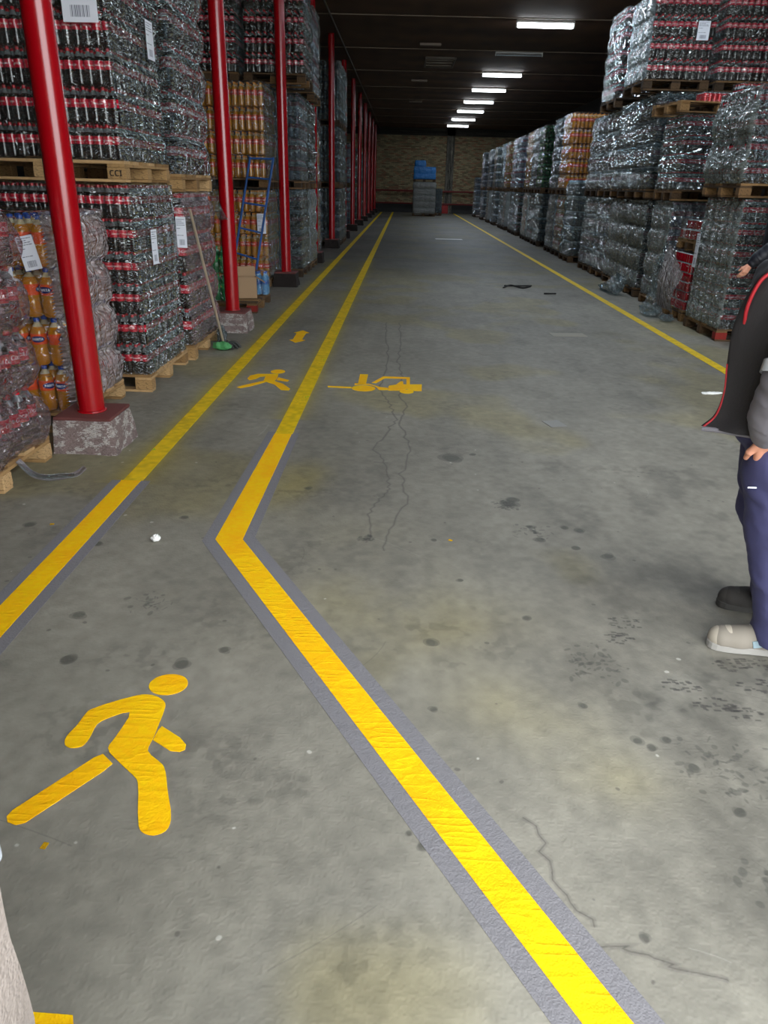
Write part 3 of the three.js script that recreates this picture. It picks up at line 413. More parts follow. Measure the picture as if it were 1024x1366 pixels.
// side: +1 aisle on the +x side (left row), -1 aisle on the -x side (right row); x is the aisle face, z the front face
function load(o) {
  const K = KIND[o.kind], w = o.w ?? 1.2, d = o.d ?? 1.1, s = o.side, lh = K.layer, h = lh * o.layers, y = (o.y ?? 0) + (o.noPallet ? 0 : 0.146), near = o.z > -16, cx = o.x - s * w / 2, cz = o.z - d / 2, lean = o.lean ?? 0;
  const under = o.noPallet ? null : pallet(o.palletLabel, cx, o.y ?? 0, cz, +(w + 0.02).toFixed(3), +(d + 0.02).toFixed(3), near, 0, o.red ?? 0, o.seed);
  if (o.stamp) { const m = part('stamp', stampGeo, std({ name: 'stamp ink', color: 0x2a2018, roughness: 0.9 }), under, [s * (w - 0.13) / 2 - 0.045, 0.04, (d + 0.02) / 2 + 0.0005], 'stamped letters CCI'); m.scale.set(1, 1, 1); }
  const t = thing('wrapped_bottle_stack', o.label, o.kind === 'can' ? 'cans' : 'bottles', [cx, y, cz], 0, o.group);
  const nx = Math.floor((w - 0.01) / K.pitch), nz = Math.floor((d - 0.01) / K.pitch), px = w / nx, pz = d / nz, r = rng(o.seed * 101 + 3);
  const stuff = [], M = new THREE.Matrix4(), Q = new THREE.Quaternion(), E = new THREE.Euler(), P = new THREE.Vector3(), one = new THREE.Vector3(1, 1, 1);
  for (let k = 0; k < o.layers; k++) {
    const jx = (r() - 0.5) * 0.012, jz = (r() - 0.5) * 0.012;
    for (let a = 0; a < nx; a++) for (let b = 0; b < nz; b++) {
      const ia = s > 0 ? nx - 1 - a : a;       // a counts from the aisle
      if (o.skip?.(a, b, k)) continue;
      const top = k === o.layers - 1 && o.openTop;
      if (a > 2 && b > 2 && !top) continue;
      P.set(-w / 2 + (ia + 0.5) * px + jx + lean * (k * lh / h), k * lh, d / 2 - (b + 0.5) * pz + jz);
      E.set(0, r() * 6.28, 0); Q.setFromEuler(E);
      if ((o.indFront && b === 0 && a < (o.indCols ?? 99)) || (o.indSide && a === 0 && b < o.indSide)) {
        const m = part('bottle', K.body, K.material, t, P.toArray()); m.rotation.y = E.y;
        part('label', K.label, K.material, m); part('cap', K.cap, K.material, m);
      } else stuff.push(M.compose(P, Q, one).clone());
    }
  }
  if (stuff.length) { const im = new THREE.InstancedMesh(K.copy, K.material, stuff.length); stuff.forEach((m, i) => im.setMatrixAt(i, m)); im.name = o.kind === 'can' ? 'can_rows' : 'bottle_rows'; im.userData.kind = 'stuff'; t.add(shade(im)); }
  const big = lh > 0.25;
  const fg = filmGeo({ w, d, h, lh, seed: o.seed, fine: o.z > -13.2, bulge: o.bulge ?? (big ? 0.012 : 0.003), pull: o.pull ?? (big ? 0.02 : 0.008), noise: o.noise ?? 0.012, pack: o.pack ?? (big ? 0.31 : 0.21), filmLayer: o.filmLayer, lean, wobble: o.wobble });
  if (o.cut) { // torn film: drop the faces that the tear has opened
    const ix = fg.index.array, p = fg.attributes.position, keep = []; for (let i = 0; i < ix.length; i += 3) { const a = ix[i]; if (!o.cut(p.getX(a), p.getY(a), p.getZ(a))) keep.push(ix[i], ix[i + 1], ix[i + 2]); } fg.setIndex(keep);
  }
  if (o.filmSide) { // cloudier side film: the haze seen at grazing angles is put into its material
    const ix = fg.index.array, nn = fg.attributes.normal, A = [], B = []; for (let i = 0; i < ix.length; i += 3) (s * nn.getX(ix[i]) > 0.6 ? B : A).push(ix[i], ix[i + 1], ix[i + 2]);
    const ga = fg.clone(), gb = fg.clone(); ga.setIndex(A); gb.setIndex(B); part('stretch_film', ga, filmMat[o.film ?? 'clear'], t); part('side_film', gb, filmMat[o.filmSide], t, null, 'cloudier film over the aisle side');
  } else part('stretch_film', fg, filmMat[o.film ?? 'clear'], t);
  for (const g of o.tags ?? []) {
    const q = part('paper_tag', planeTag(g.w ?? 0.15, g.h ?? 0.2), tagMat, t);
    if (g.face === 'front') { q.position.set(s * (w / 2 - g.u), g.v, d / 2 + 0.045); q.rotation.z = g.tilt ?? 0; } else { q.position.set(s * (w / 2 + 0.045) + lean * g.v / h, g.v, d / 2 - g.u); q.rotation.set(0, s * Math.PI / 2, 0); q.rotateZ(g.tilt ?? 0); }
  }
  return t;
}
function planeTag(w, h) { const g = new THREE.BoxGeometry(w, h, 0.002, 4, 4, 1), p = g.attributes.position; for (let i = 0; i < p.count; i++) p.setZ(i, p.getZ(i) + 0.12 * (p.getY(i) / h) ** 2 * h * 0.2 + 0.02 * p.getX(i)); g.computeVertexNormals(); return g; }
const PH = 0.146, hOf = (k, n) => PH + KIND[k].layer * n;
let seed = 1;
function tower(side, x, z, base, tiers, o = {}) {
  let y = 0;
  tiers.forEach((t, i) => {
    const T = { side, x: x + (t.dx ?? 0), z: z + (t.dz ?? 0), y, kind: t.kind, layers: t.layers, film: t.film, seed: ++seed, w: t.w ?? o.w, d: t.d ?? o.d ?? 1.12, ...t };
    T.label = t.label ?? `${base[i]}`; T.palletLabel = t.palletLabel ?? `wooden pallet under the ${T.label.replace(/^(the|a) /, '')}`.split(' ').slice(0, 16).join(' ');
    load(T); y += hOf(t.kind, t.layers) + 0.016;
  });
  return y;
}
// --- left row, from the camera
tower(1, -2.15, -3.2, [], [{ kind: 'cola_large', layers: 4, film: 'clear', filmSide: 'haze', d: 1.08, w: 1.04, indSide: 11, bulge: 0.05, pull: 0.05, noise: 0.034, label: 'film-wrapped cola bottles cut off by the left edge of the photo', palletLabel: 'pallet with a broken pale block at the left photo edge' }]);
tower(1, -2.2, -4.78, [], [{ kind: 'orange_large', layers: 4, film: 'clear', filmSide: 'frost', d: 0.96, w: 1.02, indFront: 1, indSide: 4, bulge: 0.02, pull: 0.03, noise: 0.018, red: 1, label: 'low stack of orange soda bottles behind the nearest red post', palletLabel: 'pallet with a red block behind the nearest concrete plinth', tags: [{ face: 'front', u: 0.1, v: 1.02, w: 0.11, h: 0.2, tilt: 0.2 }, { face: 'front', u: 0.29, v: 0.86, w: 0.14, h: 0.16 }] }]);
tower(1, -2.03, -5.9, [], [
  { kind: 'cola_small', layers: 6, film: 'clear', filmSide: 'silver', indFront: 1, noise: 0.007, label: 'lower stack of small cola bottles behind the orange soda and nearest post', palletLabel: 'floor pallet under the nearest small cola bottles, pale end block showing', tags: [{ face: 'side', u: 0.3, v: 0.96, w: 0.13, h: 0.26 }] },
  { kind: 'cola_small', layers: 6, film: 'clear', filmSide: 'silver', indFront: 1, noise: 0.007, dx: -0.03, stamp: true, label: 'upper stack of small cola bottles on the stamped pallet, top left', palletLabel: 'raised pallet with stamped letters between the two small cola stacks', tags: [{ face: 'front', u: 0.17, v: 1.02, w: 0.24, h: 0.36 }, { face: 'side', u: 0.75, v: 0.86, w: 0.16, h: 0.26 }] }], { d: 1.08 });
tower(1, -1.99, -7.12, [], [
  { kind: 'cola_large', layers: 4, film: 'clear', filmSide: 'pink', indFront: 1, indCols: 2, bulge: 0.02, pull: 0.03, label: 'lower stack of large cola bottles with the mop leaning on it', palletLabel: 'floor pallet under the large cola bottles beside the mop', tags: [{ face: 'front', u: 0.02, v: 1.02, w: 0.09, h: 0.26 }] },
  { kind: 'cola_large', layers: 5, film: 'silver', bulge: 0.02, pull: 0.03, label: 'tall upper wrapped stack above the leaning mop', palletLabel: 'raised pallet above the large cola bottles beside the mop' }], { d: 1.06 });
const O = (i, w) => [
  { kind: 'orange_tall', layers: 4, film: 'clear', filmSide: 'silver', noise: 0.008, pull: 0.012, label: `lower ${w} stack of orange soda bottles ${i ? 'left of the blue ladder' : 'behind the blue ladder'}`, palletLabel: `floor pallet under the orange soda ${i ? 'left of' : 'behind'} the blue ladder`, tags: i ? [{ face: 'front', u: 0.12, v: 0.82, w: 0.2, h: 0.26 }] : [{ face: 'front', u: 0.1, v: 0.84, w: 0.14, h: 0.3 }] },
  { kind: 'orange_tall', layers: 4, film: 'clear', filmSide: 'silver', noise: 0.008, pull: 0.012, label: `upper ${w} stack of orange soda bottles ${i ? 'up and left of the blue ladder' : 'above the blue ladder'}`, palletLabel: `raised pallet under the upper ${w} orange soda stack` },
  { kind: 'cola_mid', layers: 4, film: 'clear', filmSide: 'silver', w: 0.94, d: 1.0, noise: 0.006, dx: i ? 0.85 : 0.58, dz: -0.42, label: `top-tier dark cola stack above the orange soda, ${i ? 'left of the narrow gap' : 'right of the narrow gap'}`, palletLabel: `topmost pallet above the orange soda, ${i ? 'left' : 'right'} of the narrow gap`, tags: i ? [{ face: 'front', u: 0.25, v: 0.72, w: 0.16, h: 0.24 }] : [] }];
const sheet = (f, n, m) => { const pos = [], uv = [], idx = []; for (let j = 0; j <= m; j++) for (let i = 0; i <= n; i++) { const p = f(i / n, j / m); pos.push(...p); uv.push(i / n * 0.9, j / m * 0.9); } for (let j = 0; j < m; j++) for (let i = 0; i < n; i++) { const a = j * (n + 1) + i; idx.push(a, a + n + 1, a + 1, a + 1, a + n + 1, a + n + 2); } const g = new THREE.BufferGeometry(); g.setAttribute('position', new THREE.Float32BufferAttribute(pos, 3)); g.setAttribute('uv', new THREE.Float32BufferAttribute(uv, 2)); g.setIndex(idx); g.computeVertexNormals(); return g; };
const heap = (n, rx, ry, rz, s) => { const g = new THREE.SphereGeometry(1, 40, 24), p = g.attributes.position; for (let i = 0; i < p.count; i++) { const X = p.getX(i), Y = p.getY(i), Z = p.getZ(i), q = 1 + 0.9 * (fbm(X * 2.6 + s, Z * 2.6 + Y * 2 + s, 3) - 0.5); p.setXYZ(i, X * rx * q, Math.max(0.004, (Y * 0.5 + 0.5) * ry * q), Z * rz * q); } g.computeVertexNormals(); return g; };
tower(1, -2.2, -12.75, [], O(0, 'right-hand'), { d: 1.1 });
tower(1, -3.52, -12.75, [], O(1, 'left-hand'), { d: 1.1 });
const nth = (a, b, c) => [`lower wrapped stack ${a}`, `second-tier wrapped stack ${a}`, `third-tier wrapped stack ${a}`];
tower(1, -1.86, -14.3, nth('just past the right-hand orange soda'), [{ kind: 'dark_large', layers: 4, film: 'silver' }, { kind: 'pale_large', layers: 4, film: 'silver' }]);
tower(1, -1.86, -15.58, nth('two places past the orange soda on the left'), [{ kind: 'grey_large', layers: 4, film: 'milky' }, { kind: 'dark_large', layers: 4, film: 'crumpled' }, { kind: 'pale_large', layers: 4, film: 'crumpled', dx: 0.1 }]);
tower(1, -1.98, -17.52, nth('in front of the red post by the three-tier silver stacks'), [{ kind: 'orange_tall', layers: 4, film: 'silver' }, { kind: 'orange_tall', layers: 3, film: 'crumpled' }]);
tower(1, -2.1, -18.76, nth('second in front of the post by the three-tier silver stacks'), [{ kind: 'grey_large', layers: 4, film: 'milky' }, { kind: 'grey_large', layers: 4, film: 'silver' }]);
tower(1, -1.8, -21.9, nth('at the near end of the three-tier silver group'), [{ kind: 'grey_large', layers: 4, film: 'silver' }, { kind: 'grey_large', layers: 4, film: 'silver' }, { kind: 'grey_large', layers: 4, film: 'crumpled' }]);
tower(1, -1.8, -23.2, nth('at the far end of the three-tier silver group'), [{ kind: 'grey_large', layers: 4, film: 'silver' }, { kind: 'grey_large', layers: 4, film: 'silver' }, { kind: 'grey_large', layers: 4, film: 'crumpled' }]);
[[-26.2, 2], [-27.5, 2], [-30.4, 2], [-31.7, 2], [-34.6, 2], [-35.9, 2], [-38.8, 2], [-43.0, 2], [-47.2, 1]].forEach(([z, n], i) => {
  const k = ['grey_large', 'dark_large', 'pale_large'][i % 3], who = ['first in the bay', 'second in the bay'][i % 2];
  const bay = z > -28 ? 'just past the post after the three-tier silver group' : z > -32 ? 'two posts past the three-tier silver group' : z > -36 ? 'three posts past the three-tier silver group' : z > -40 ? 'four posts past the three-tier silver group' : z > -44 ? 'next to last on the left before the brick wall' : 'last on the left before the brick wall';
  tower(1, -2.1, z, nth(`${z > -37 ? who + ' ' : ''}${bay}`), Array.from({ length: n }, (_, q) => ({ kind: k, layers: 4, film: q ? 'crumpled' : 'silver' })));
});

// --- right row, from the camera
tower(-1, 3.74, -8.98, [], [
  { kind: 'cola_small', layers: 6, film: 'crumpled', filmSide: 'milky', noise: 0.006, red: 1, label: 'lower grey-wrapped stack of small cola bottles beside the standing men', palletLabel: 'floor pallet with a red corner block beside the standing men', tags: [{ face: 'side', u: 1.0, v: 0.8, w: 0.12, h: 0.4 }] },
  { kind: 'cola_small', layers: 4, film: 'crumpled', filmSide: 'milky', filmLayer: 0.47, lean: 0.0, dx: -0.06, bulge: 0.03, pull: 0.006, noise: 0.02, red: 3, label: 'upper milky wrapped stack at the right edge above the standing men', palletLabel: 'raised pallet with a red block at the right edge of the photo' }], { d: 1.08 });
tower(-1, 3.8, -11.5, [], [
  { kind: 'pale_large', layers: 4, film: 'crumpled', filmSide: 'milky', label: 'lower wrapped stack just past the torn red cans', palletLabel: 'floor pallet just past the torn red cans' },
  { kind: 'cola_small', layers: 4, film: 'crumpled', filmSide: 'silver', dx: -0.02, noise: 0.008, label: 'second-tier dark bottles under the tilted pallet of red cans', palletLabel: 'raised dark pallet above the torn red cans', tags: [{ face: 'front', u: 0.75, v: 0.93, w: 0.38, h: 0.13 }] }], { d: 0.84 });
tower(-1, 3.84, -12.82, [], [
  { kind: 'dark_large', layers: 4, film: 'silver', filmSide: 'milky', bulge: 0.025, pull: 0.035, label: 'lower wrapped stack with bulging bright front past the torn cans', palletLabel: 'floor pallet under the lower stack with bulging bright front' },
  { kind: 'dark_large', layers: 4, film: 'silver', dx: -0.05, bulge: 0.025, pull: 0.035, label: 'second-tier wrapped stack with bulging bright front beneath the top cola', palletLabel: 'raised pallet under the bulging second-tier stack on the right' },
  { kind: 'cola_mid', layers: 4, film: 'clear', filmSide: 'pale', w: 0.95, dx: -0.33, noise: 0.006, label: 'top-tier cola stack at upper right with pale blue film side', palletLabel: 'topmost pallet under the pale-sided cola stack at upper right', tags: [{ face: 'front', u: 0.74, v: 0.62, w: 0.17, h: 0.24 }] }], { d: 1.12 });
load({ side: -1, x: 4.58, z: -12.82, y: 2 * hOf('dark_large', 4) + 0.032, kind: 'cola_mid', layers: 4, film: 'clear', w: 1.0, d: 1.1, noise: 0.006, seed: 301, label: 'top-tier cola stack in the upper right corner of the photo', palletLabel: 'topmost pallet in the upper right corner of the photo' });
tower(-1, 3.9, -14.08, nth('just past the bulging bright fronted stacks'), [{ kind: 'dark_large', layers: 4, film: 'milky', bulge: 0.02 }, { kind: 'dark_large', layers: 4, film: 'silver', dx: -0.06, bulge: 0.02 }]);
tower(-1, 3.95, -15.36, nth('near one of the dark crumpled pair on the right'), [{ kind: 'dark_large', layers: 4, film: 'silver' }, { kind: 'dark_large', layers: 4, film: 'crumpled', dx: -0.04 }, { kind: 'cola_mid', layers: 5, film: 'crumpled', dx: -0.2 }]);
tower(-1, 3.97, -16.64, nth('far one of the dark crumpled pair on the right'), [{ kind: 'dark_large', layers: 4, film: 'silver' }, { kind: 'dark_large', layers: 4, film: 'crumpled', dx: -0.04 }]);
tower(-1, 3.97, -18.9, nth('with a bright silver front, low, in front of the tall orange one'), [{ kind: 'grey_large', layers: 5, film: 'crumpled', bulge: 0.02 }]);
const rightFar = [
  [-20.3, 'orange_tall', 'under and beside the tall orange one on the right', 'orange_tall'], [-21.6, 'dark_large', 'just past the tall orange one on the right', 'grey_large'], [-24.2, 'grey_large', 'with bare bottle caps on top, right row middle', 'green_large'], [-25.5, 'dark_large', 'behind the one with bare bottle caps on top', 'grey_large'],
  [-26.9, 'orange_tall', 'at the narrow brown orange soda column on the right', 'orange_tall'], [-29.4, 'dark_large', 'near one of the purple-grey pair far right', 'pale_large'], [-30.7, 'grey_large', 'far one of the purple-grey pair far right', 'pale_large'], [-33.2, 'pale_large', 'at the far orange-topped column on the right', 'orange_tall'], [-34.5, 'grey_large', 'just past the far orange-topped column', 'grey_large'],
  [-37.4, 'grey_large', 'fourth from the brick wall on the right', 'grey_large'], [-40.0, 'dark_large', 'third from the brick wall on the right', 'grey_large'], [-43.4, 'grey_large', 'second from the brick wall on the right', 'grey_large']];
rightFar.forEach(([z, k, w, k2], i) => tower(-1, 4.02 + Math.min(0.14, i * 0.02), z, nth(w), [{ kind: k, layers: 4, film: i % 3 === 1 ? 'milky' : 'silver' }, { kind: k2, layers: 5, film: i % 3 ? 'crumpled' : 'clear', openTop: true, dx: -0.03 }]));
tower(-1, 4.1, -47.5, ['low wrapped stack nearest the brick wall on the right'], [{ kind: 'grey_large', layers: 6, film: 'silver' }]);

// --- the torn stack of red cans
{
  const x = 3.8, z = -10.38, w = 1.2, d = 0.74, cx = x + w / 2, cz = z - d / 2;
  pallet('floor pallet under the torn stack of red cans', cx, 0, cz, 1.22, 0.76, true, 0, 0, 61);
  load({ side: -1, x, z, y: PH, noPallet: true, kind: 'can', layers: 6, w, d, film: 'clear', seed: 62, noise: 0.012, filmLayer: 0.36, label: 'lower red drink cans behind the torn hanging film', cut: (px, py, pz) => py > 0.42 && px < 0.5 && pz > -0.2 });
  pallet('pallet lying between the two tiers of torn red cans', cx + 0.02, PH + 0.145 + 0.6, cz, 1.18, 0.74, true, 0, 0, 63);
  load({ side: -1, x: x + 0.03, z: z - 0.02, y: PH + 0.145 + 0.6 + 0.148, kind: 'can', noPallet: true, layers: 2, w: 1.12, d: 0.7, film: 'clear', seed: 64, noise: 0.008, filmLayer: 0.24, label: 'upper red drink cans standing on the pallet inside the torn stack', skip: (a, b, k) => k === 1 && a < 1 });
  // torn film hanging off the corner and pooling on the floor
  const t = thing('torn_film', 'torn clear film hanging off the red cans down to the floor', 'film', [x - 0.07, 0, z + 0.02]);
  part('hanging_sheet', sheet((u, v) => { const top = 0.62 + 0.34 * u; return [-0.02 - 0.09 * Math.sin(v * 2.6) + 0.05 * (fbm(u * 7, v * 4, 3) - 0.5), mix(top, 0.12, v), 0.02 - 0.74 * u + 0.05 * (fbm(u * 12 + 5, v * 6, 3) - 0.5)]; }, 36, 36), filmMat.sheet, t);
  part('drooping_edge', sheet((u, v) => [-0.05 - 0.18 * v * u - 0.05 * Math.sin(v * 3) + 0.06 * (fbm(u * 9 + 3, v * 9, 3) - 0.5), mix(0.98, 0.02, v), -0.66 - 0.14 * u + 0.1 * v * u + 0.05 * (fbm(u * 9, v * 8 + 7, 3) - 0.5)], 18, 36), filmMat.crumpled, t);
  part('film_heap', heap(1, 0.13, 0.15, 0.22, 3), filmMat.crumpled, t, [-0.2, 0, -0.5]);
  part('film_heap', heap(1, 0.09, 0.1, 0.1, 8), filmMat.crumpled, t, [-0.13, 0, 0.02]);
  const b = thing('film_bunch', 'bunched clear film trailing at the foot of the bulging stacks', 'film', [3.6, 0, -13.1]);
  part('film_heap', heap(1, 0.13, 0.3, 0.2, 21), filmMat.crumpled, b); part('film_heap', heap(1, 0.1, 0.1, 0.3, 27), filmMat.crumpled, b, [-0.02, 0, -0.5]);
}
// tilted pallet with can packs on top of the second tier
{
  const y = hOf('cola_large', 4) + hOf('cola_small', 4) + 0.034;
  pallet('tilted bare pallet on top of the dark bottles at upper right', 4.2, y, -11.96, 1.2, 0.84, true, 0.16, 0, 71);
  const pack = (x, z, l, n, kind) => { const K = KIND[kind], nx = 6, nz = 4, w = nx * K.pitch + 0.004, d = nz * K.pitch + 0.004, t = thing('drink_pack', l, 'pack', [x, y + 0.147, z], 0.1), im = new THREE.InstancedMesh(K.copy, K.material, nx * nz), M = new THREE.Matrix4(); let q = 0; for (let a = 0; a < nx; a++) for (let b = 0; b < nz; b++) im.setMatrixAt(q++, M.makeTranslation((a - (nx - 1) / 2) * K.pitch, 0, (b - (nz - 1) / 2) * K.pitch)); im.name = 'cans'; im.userData.kind = 'stuff'; t.add(shade(im)); const h = K.layer; part('shrink_film', filmGeo({ w, d, h: h * 1.0, lh: h, seed: n, fine: true, bulge: 0.001, pull: 0.003, noise: 0.002, lean: 0 }), filmMat.clear, t); };
  pack(4.21, -11.78, 'bright red pack of cans standing on the tilted pallet', 72, 'can');
  pack(4.7, -11.75, 'clear-wrapped pack of dark bottles on the tilted pallet', 73, 'cola_small');
}
// --- the lone stack at the far end
tower(-1, 0.44, -46.6, [], [{ kind: 'orange_tall', layers: 5, film: 'milky', w: 1.3, noise: 0.01, label: 'orange and pale wrapped stack standing alone before the brick wall', palletLabel: 'floor pallet of the lone stack before the brick wall' }, { kind: 'water_large', layers: 2, film: 'blue', w: 1.25, label: 'blue wrapped water bottles on top of the lone stack', palletLabel: 'raised pallet under the blue water on the lone stack' }]);
load({ side: -1, x: 0.5, z: -46.7, y: PH * 2 + KIND.orange_tall.layer * 5 + KIND.water_large.layer * 2 + 0.036, noPallet: true, kind: 'water_large', layers: 1, w: 0.6, d: 0.9, film: 'blue', seed: 411, label: 'small blue block of water topping the lone stack at left' });
tower(-1, 1.5, -48.3, [], [{ kind: 'grey_large', layers: 4, film: 'silver', w: 0.7, label: 'narrow silver wrapped stack behind the lone stack before the brick wall', palletLabel: 'pallet of the narrow silver stack behind the lone stack' }]);

// ---------------------------------------------------------------- things around the second post
{
  pallet('low pallet with a red block carrying the cardboard box and green bottles', -2.52, 0, -10.55, 1.2, 1.1, true, 0, 1, 81);
  const bottlePack = (kind, label, x, y, z, na, nb, film, s) => {
    const K = KIND[kind], p = K.pitch, t = thing('bottle_pack', label, 'bottles', [x, y, z]);
    for (let a = 0; a < na; a++) for (let b = 0; b < nb; b++) { const m = part('bottle', K.body, K.material, t, [(a - (na - 1) / 2) * p, 0, (b - (nb - 1) / 2) * p]); m.rotation.y = a * 3 + b; part('label', K.label, K.material, m); part('cap', K.cap, K.material, m); }
    part('shrink_film', filmGeo({ w: na * p, d: nb * p, h: K.layer - 0.004, lh: K.layer, seed: s, fine: true, bulge: 0.003, pull: 0.015, noise: 0.008, lean: 0 }), filmMat[film], t); return t;
  };
  bottlePack('green_large', 'lower pack of green soda bottles behind the second post', -2.5, 0.147, -10.12, 4, 2, 'clear', 84);
  bottlePack('green_large', 'upper pack of green soda bottles behind the second post', -2.5, 0.497, -10.12, 4, 2, 'clear', 85);
  bottlePack('water_large', 'pack of blue water bottles beside the cardboard box', -2.02, 0.147, -10.78, 3, 2, 'clear', 86);
  bottlePack('cola_large', 'pack of black cola bottles on the floor left of the second post', -2.36, 0, -9.15, 2, 2, 'crumpled', 87);
  const c = thing('cardboard_box', 'open brown cardboard box beside the second post', 'box', [-2.13, 0.147, -10.45], 0.25);
  const T = 0.006; c.scale.set(0.62, 0.8, 0.7); part('panel', rbx(0.42, 0.34, T, 0.002, 0, 0.17, 0.16), card, c); part('panel', rbx(0.42, 0.34, T, 0.002, 0, 0.17, -0.16), card, c); part('panel', rbx(T, 0.34, 0.32, 0.002, -0.21, 0.17, 0), card, c); part('panel', rbx(T, 0.34, 0.32, 0.002, 0.21, 0.17, 0), card, c); part('bottom', rbx(0.42, T, 0.32, 0.002, 0, 0.004, 0), card, c);
  const f1 = part('flap', rbx(0.42, 0.16, T, 0.002, 0, 0.08, 0), card, c, [0, 0.335, -0.16]); f1.rotation.x = -0.3; const f2 = part('flap', rbx(T, 0.2, 0.32, 0.002, 0, 0.1, 0), card, c, [0.21, 0.335, 0]); f2.rotation.z = -2.0; const f3 = part('flap', rbx(T, 0.2, 0.32, 0.002, 0, 0.1, 0), card, c, [-0.21, 0.335, 0]); f3.rotation.z = 0.5;
  // blue ladder
  const blue = phys({ name: 'blue painted steel', color: 0x1f4f8c, roughness: 0.45 });
  const lad = thing('ladder', 'blue steel ladder leaning against the orange soda stack', 'ladder');
  const b0 = [-2.68, 0.15, -11.95], b1 = [-2.34, 0.03, -11.95], t0 = [-2.42, 1.95, -12.62], t1 = [-2.06, 1.95, -12.62], at = (a, b, k) => a.map((v, i) => mix(v, b[i], k));
  part('rail', rod(b0, t0, 0.018), blue, lad); part('rail', rod(b1, t1, 0.018), blue, lad);
  for (const k of [0.99, 0.84, 0.64, 0.44, 0.24, 0.05]) part('rung', rod(at(b0, t0, k), at(b1, t1, k), 0.014), blue, lad);
  // mop
  const mop = thing('mop', 'long-handled mop with a green end leaning on the large cola stack', 'mop');
  part('handle', rod([-1.84, 0.03, -7.72], [-1.925, 1.36, -7.1], 0.0125), std({ name: 'light wooden handle', color: 0xa0907c, roughness: 0.6 }), mop);
  part('head', (() => { const gs = [], r = rng(6); for (let i = 0; i < 60; i++) { const a = r() * 6.3, q = 0.05 + 0.09 * r(); gs.push(tube([[0, 0.06, 0], [Math.cos(a) * q * 0.6, 0.04 + 0.03 * r(), Math.sin(a) * q * 0.5], [Math.cos(a) * q, 0.012, Math.sin(a) * q * 0.8]], 0.008, 8, 5)); } return mergeGeometries(gs); })(), std({ name: 'grey mop strings', color: 0x3d3f3c, roughness: 0.95 }), mop, [-1.8, 0, -7.72]);
  part('cloth', heap(1, 0.1, 0.08, 0.06, 33), std({ name: 'green cloth', color: 0x4c9458, roughness: 0.8 }), mop, [-1.84, 0, -7.63]);
  // loose film ends
  const lf = thing('film_scrap', 'clear film scrap trailing on the floor beside the mop', 'film', [-1.92, 0, -8.0]);
  part('twist', tube([[-0.02, 0.22, 0.05], [0.03, 0.1, 0.1], [0.02, 0.02, 0.12], [0.03, 0.012, 0.17], [0.02, 0.01, 0.2]], 0.016, 30, 7), filmMat.milky, lf); part('heap', heap(1, 0.045, 0.16, 0.1, 41), filmMat.crumpled, lf, [0, 0, 0.02]);
  const lg = thing('film_scrap', 'clear film strip hanging from the raised pallet above the mop', 'film', [-2.06, 1.52, -8.235]);
  part('strip', sheet((u, v) => [0.02 + 0.1 * v * v + u * 0.09, 0.13 - v * 0.42, -0.02 * Math.sin(v * 9 + u * 5) - 0.02 * u], 6, 24), filmMat.crumpled, lg);
  const tail = thing('film_tail', 'twisted tail of clear film lying on the floor at the left edge', 'film', [-2.0, 0, -3.95]);
  part('twist', tube([[-0.12, 0.14, 0.1], [-0.05, 0.06, 0.1], [-0.0, 0.02, 0.05], [0.07, 0.016, 0.02], [0.13, 0.014, -0.03], [0.16, 0.03, -0.1]], 0.016, 40, 8), filmMat.frost, tail); part('twist', tube([[-0.12, 0.13, 0.1], [-0.04, 0.075, 0.12], [0.01, 0.035, 0.07], [0.08, 0.03, 0.03], [0.14, 0.02, 0.0]], 0.013, 40, 8), filmMat.crumpled, tail);
}
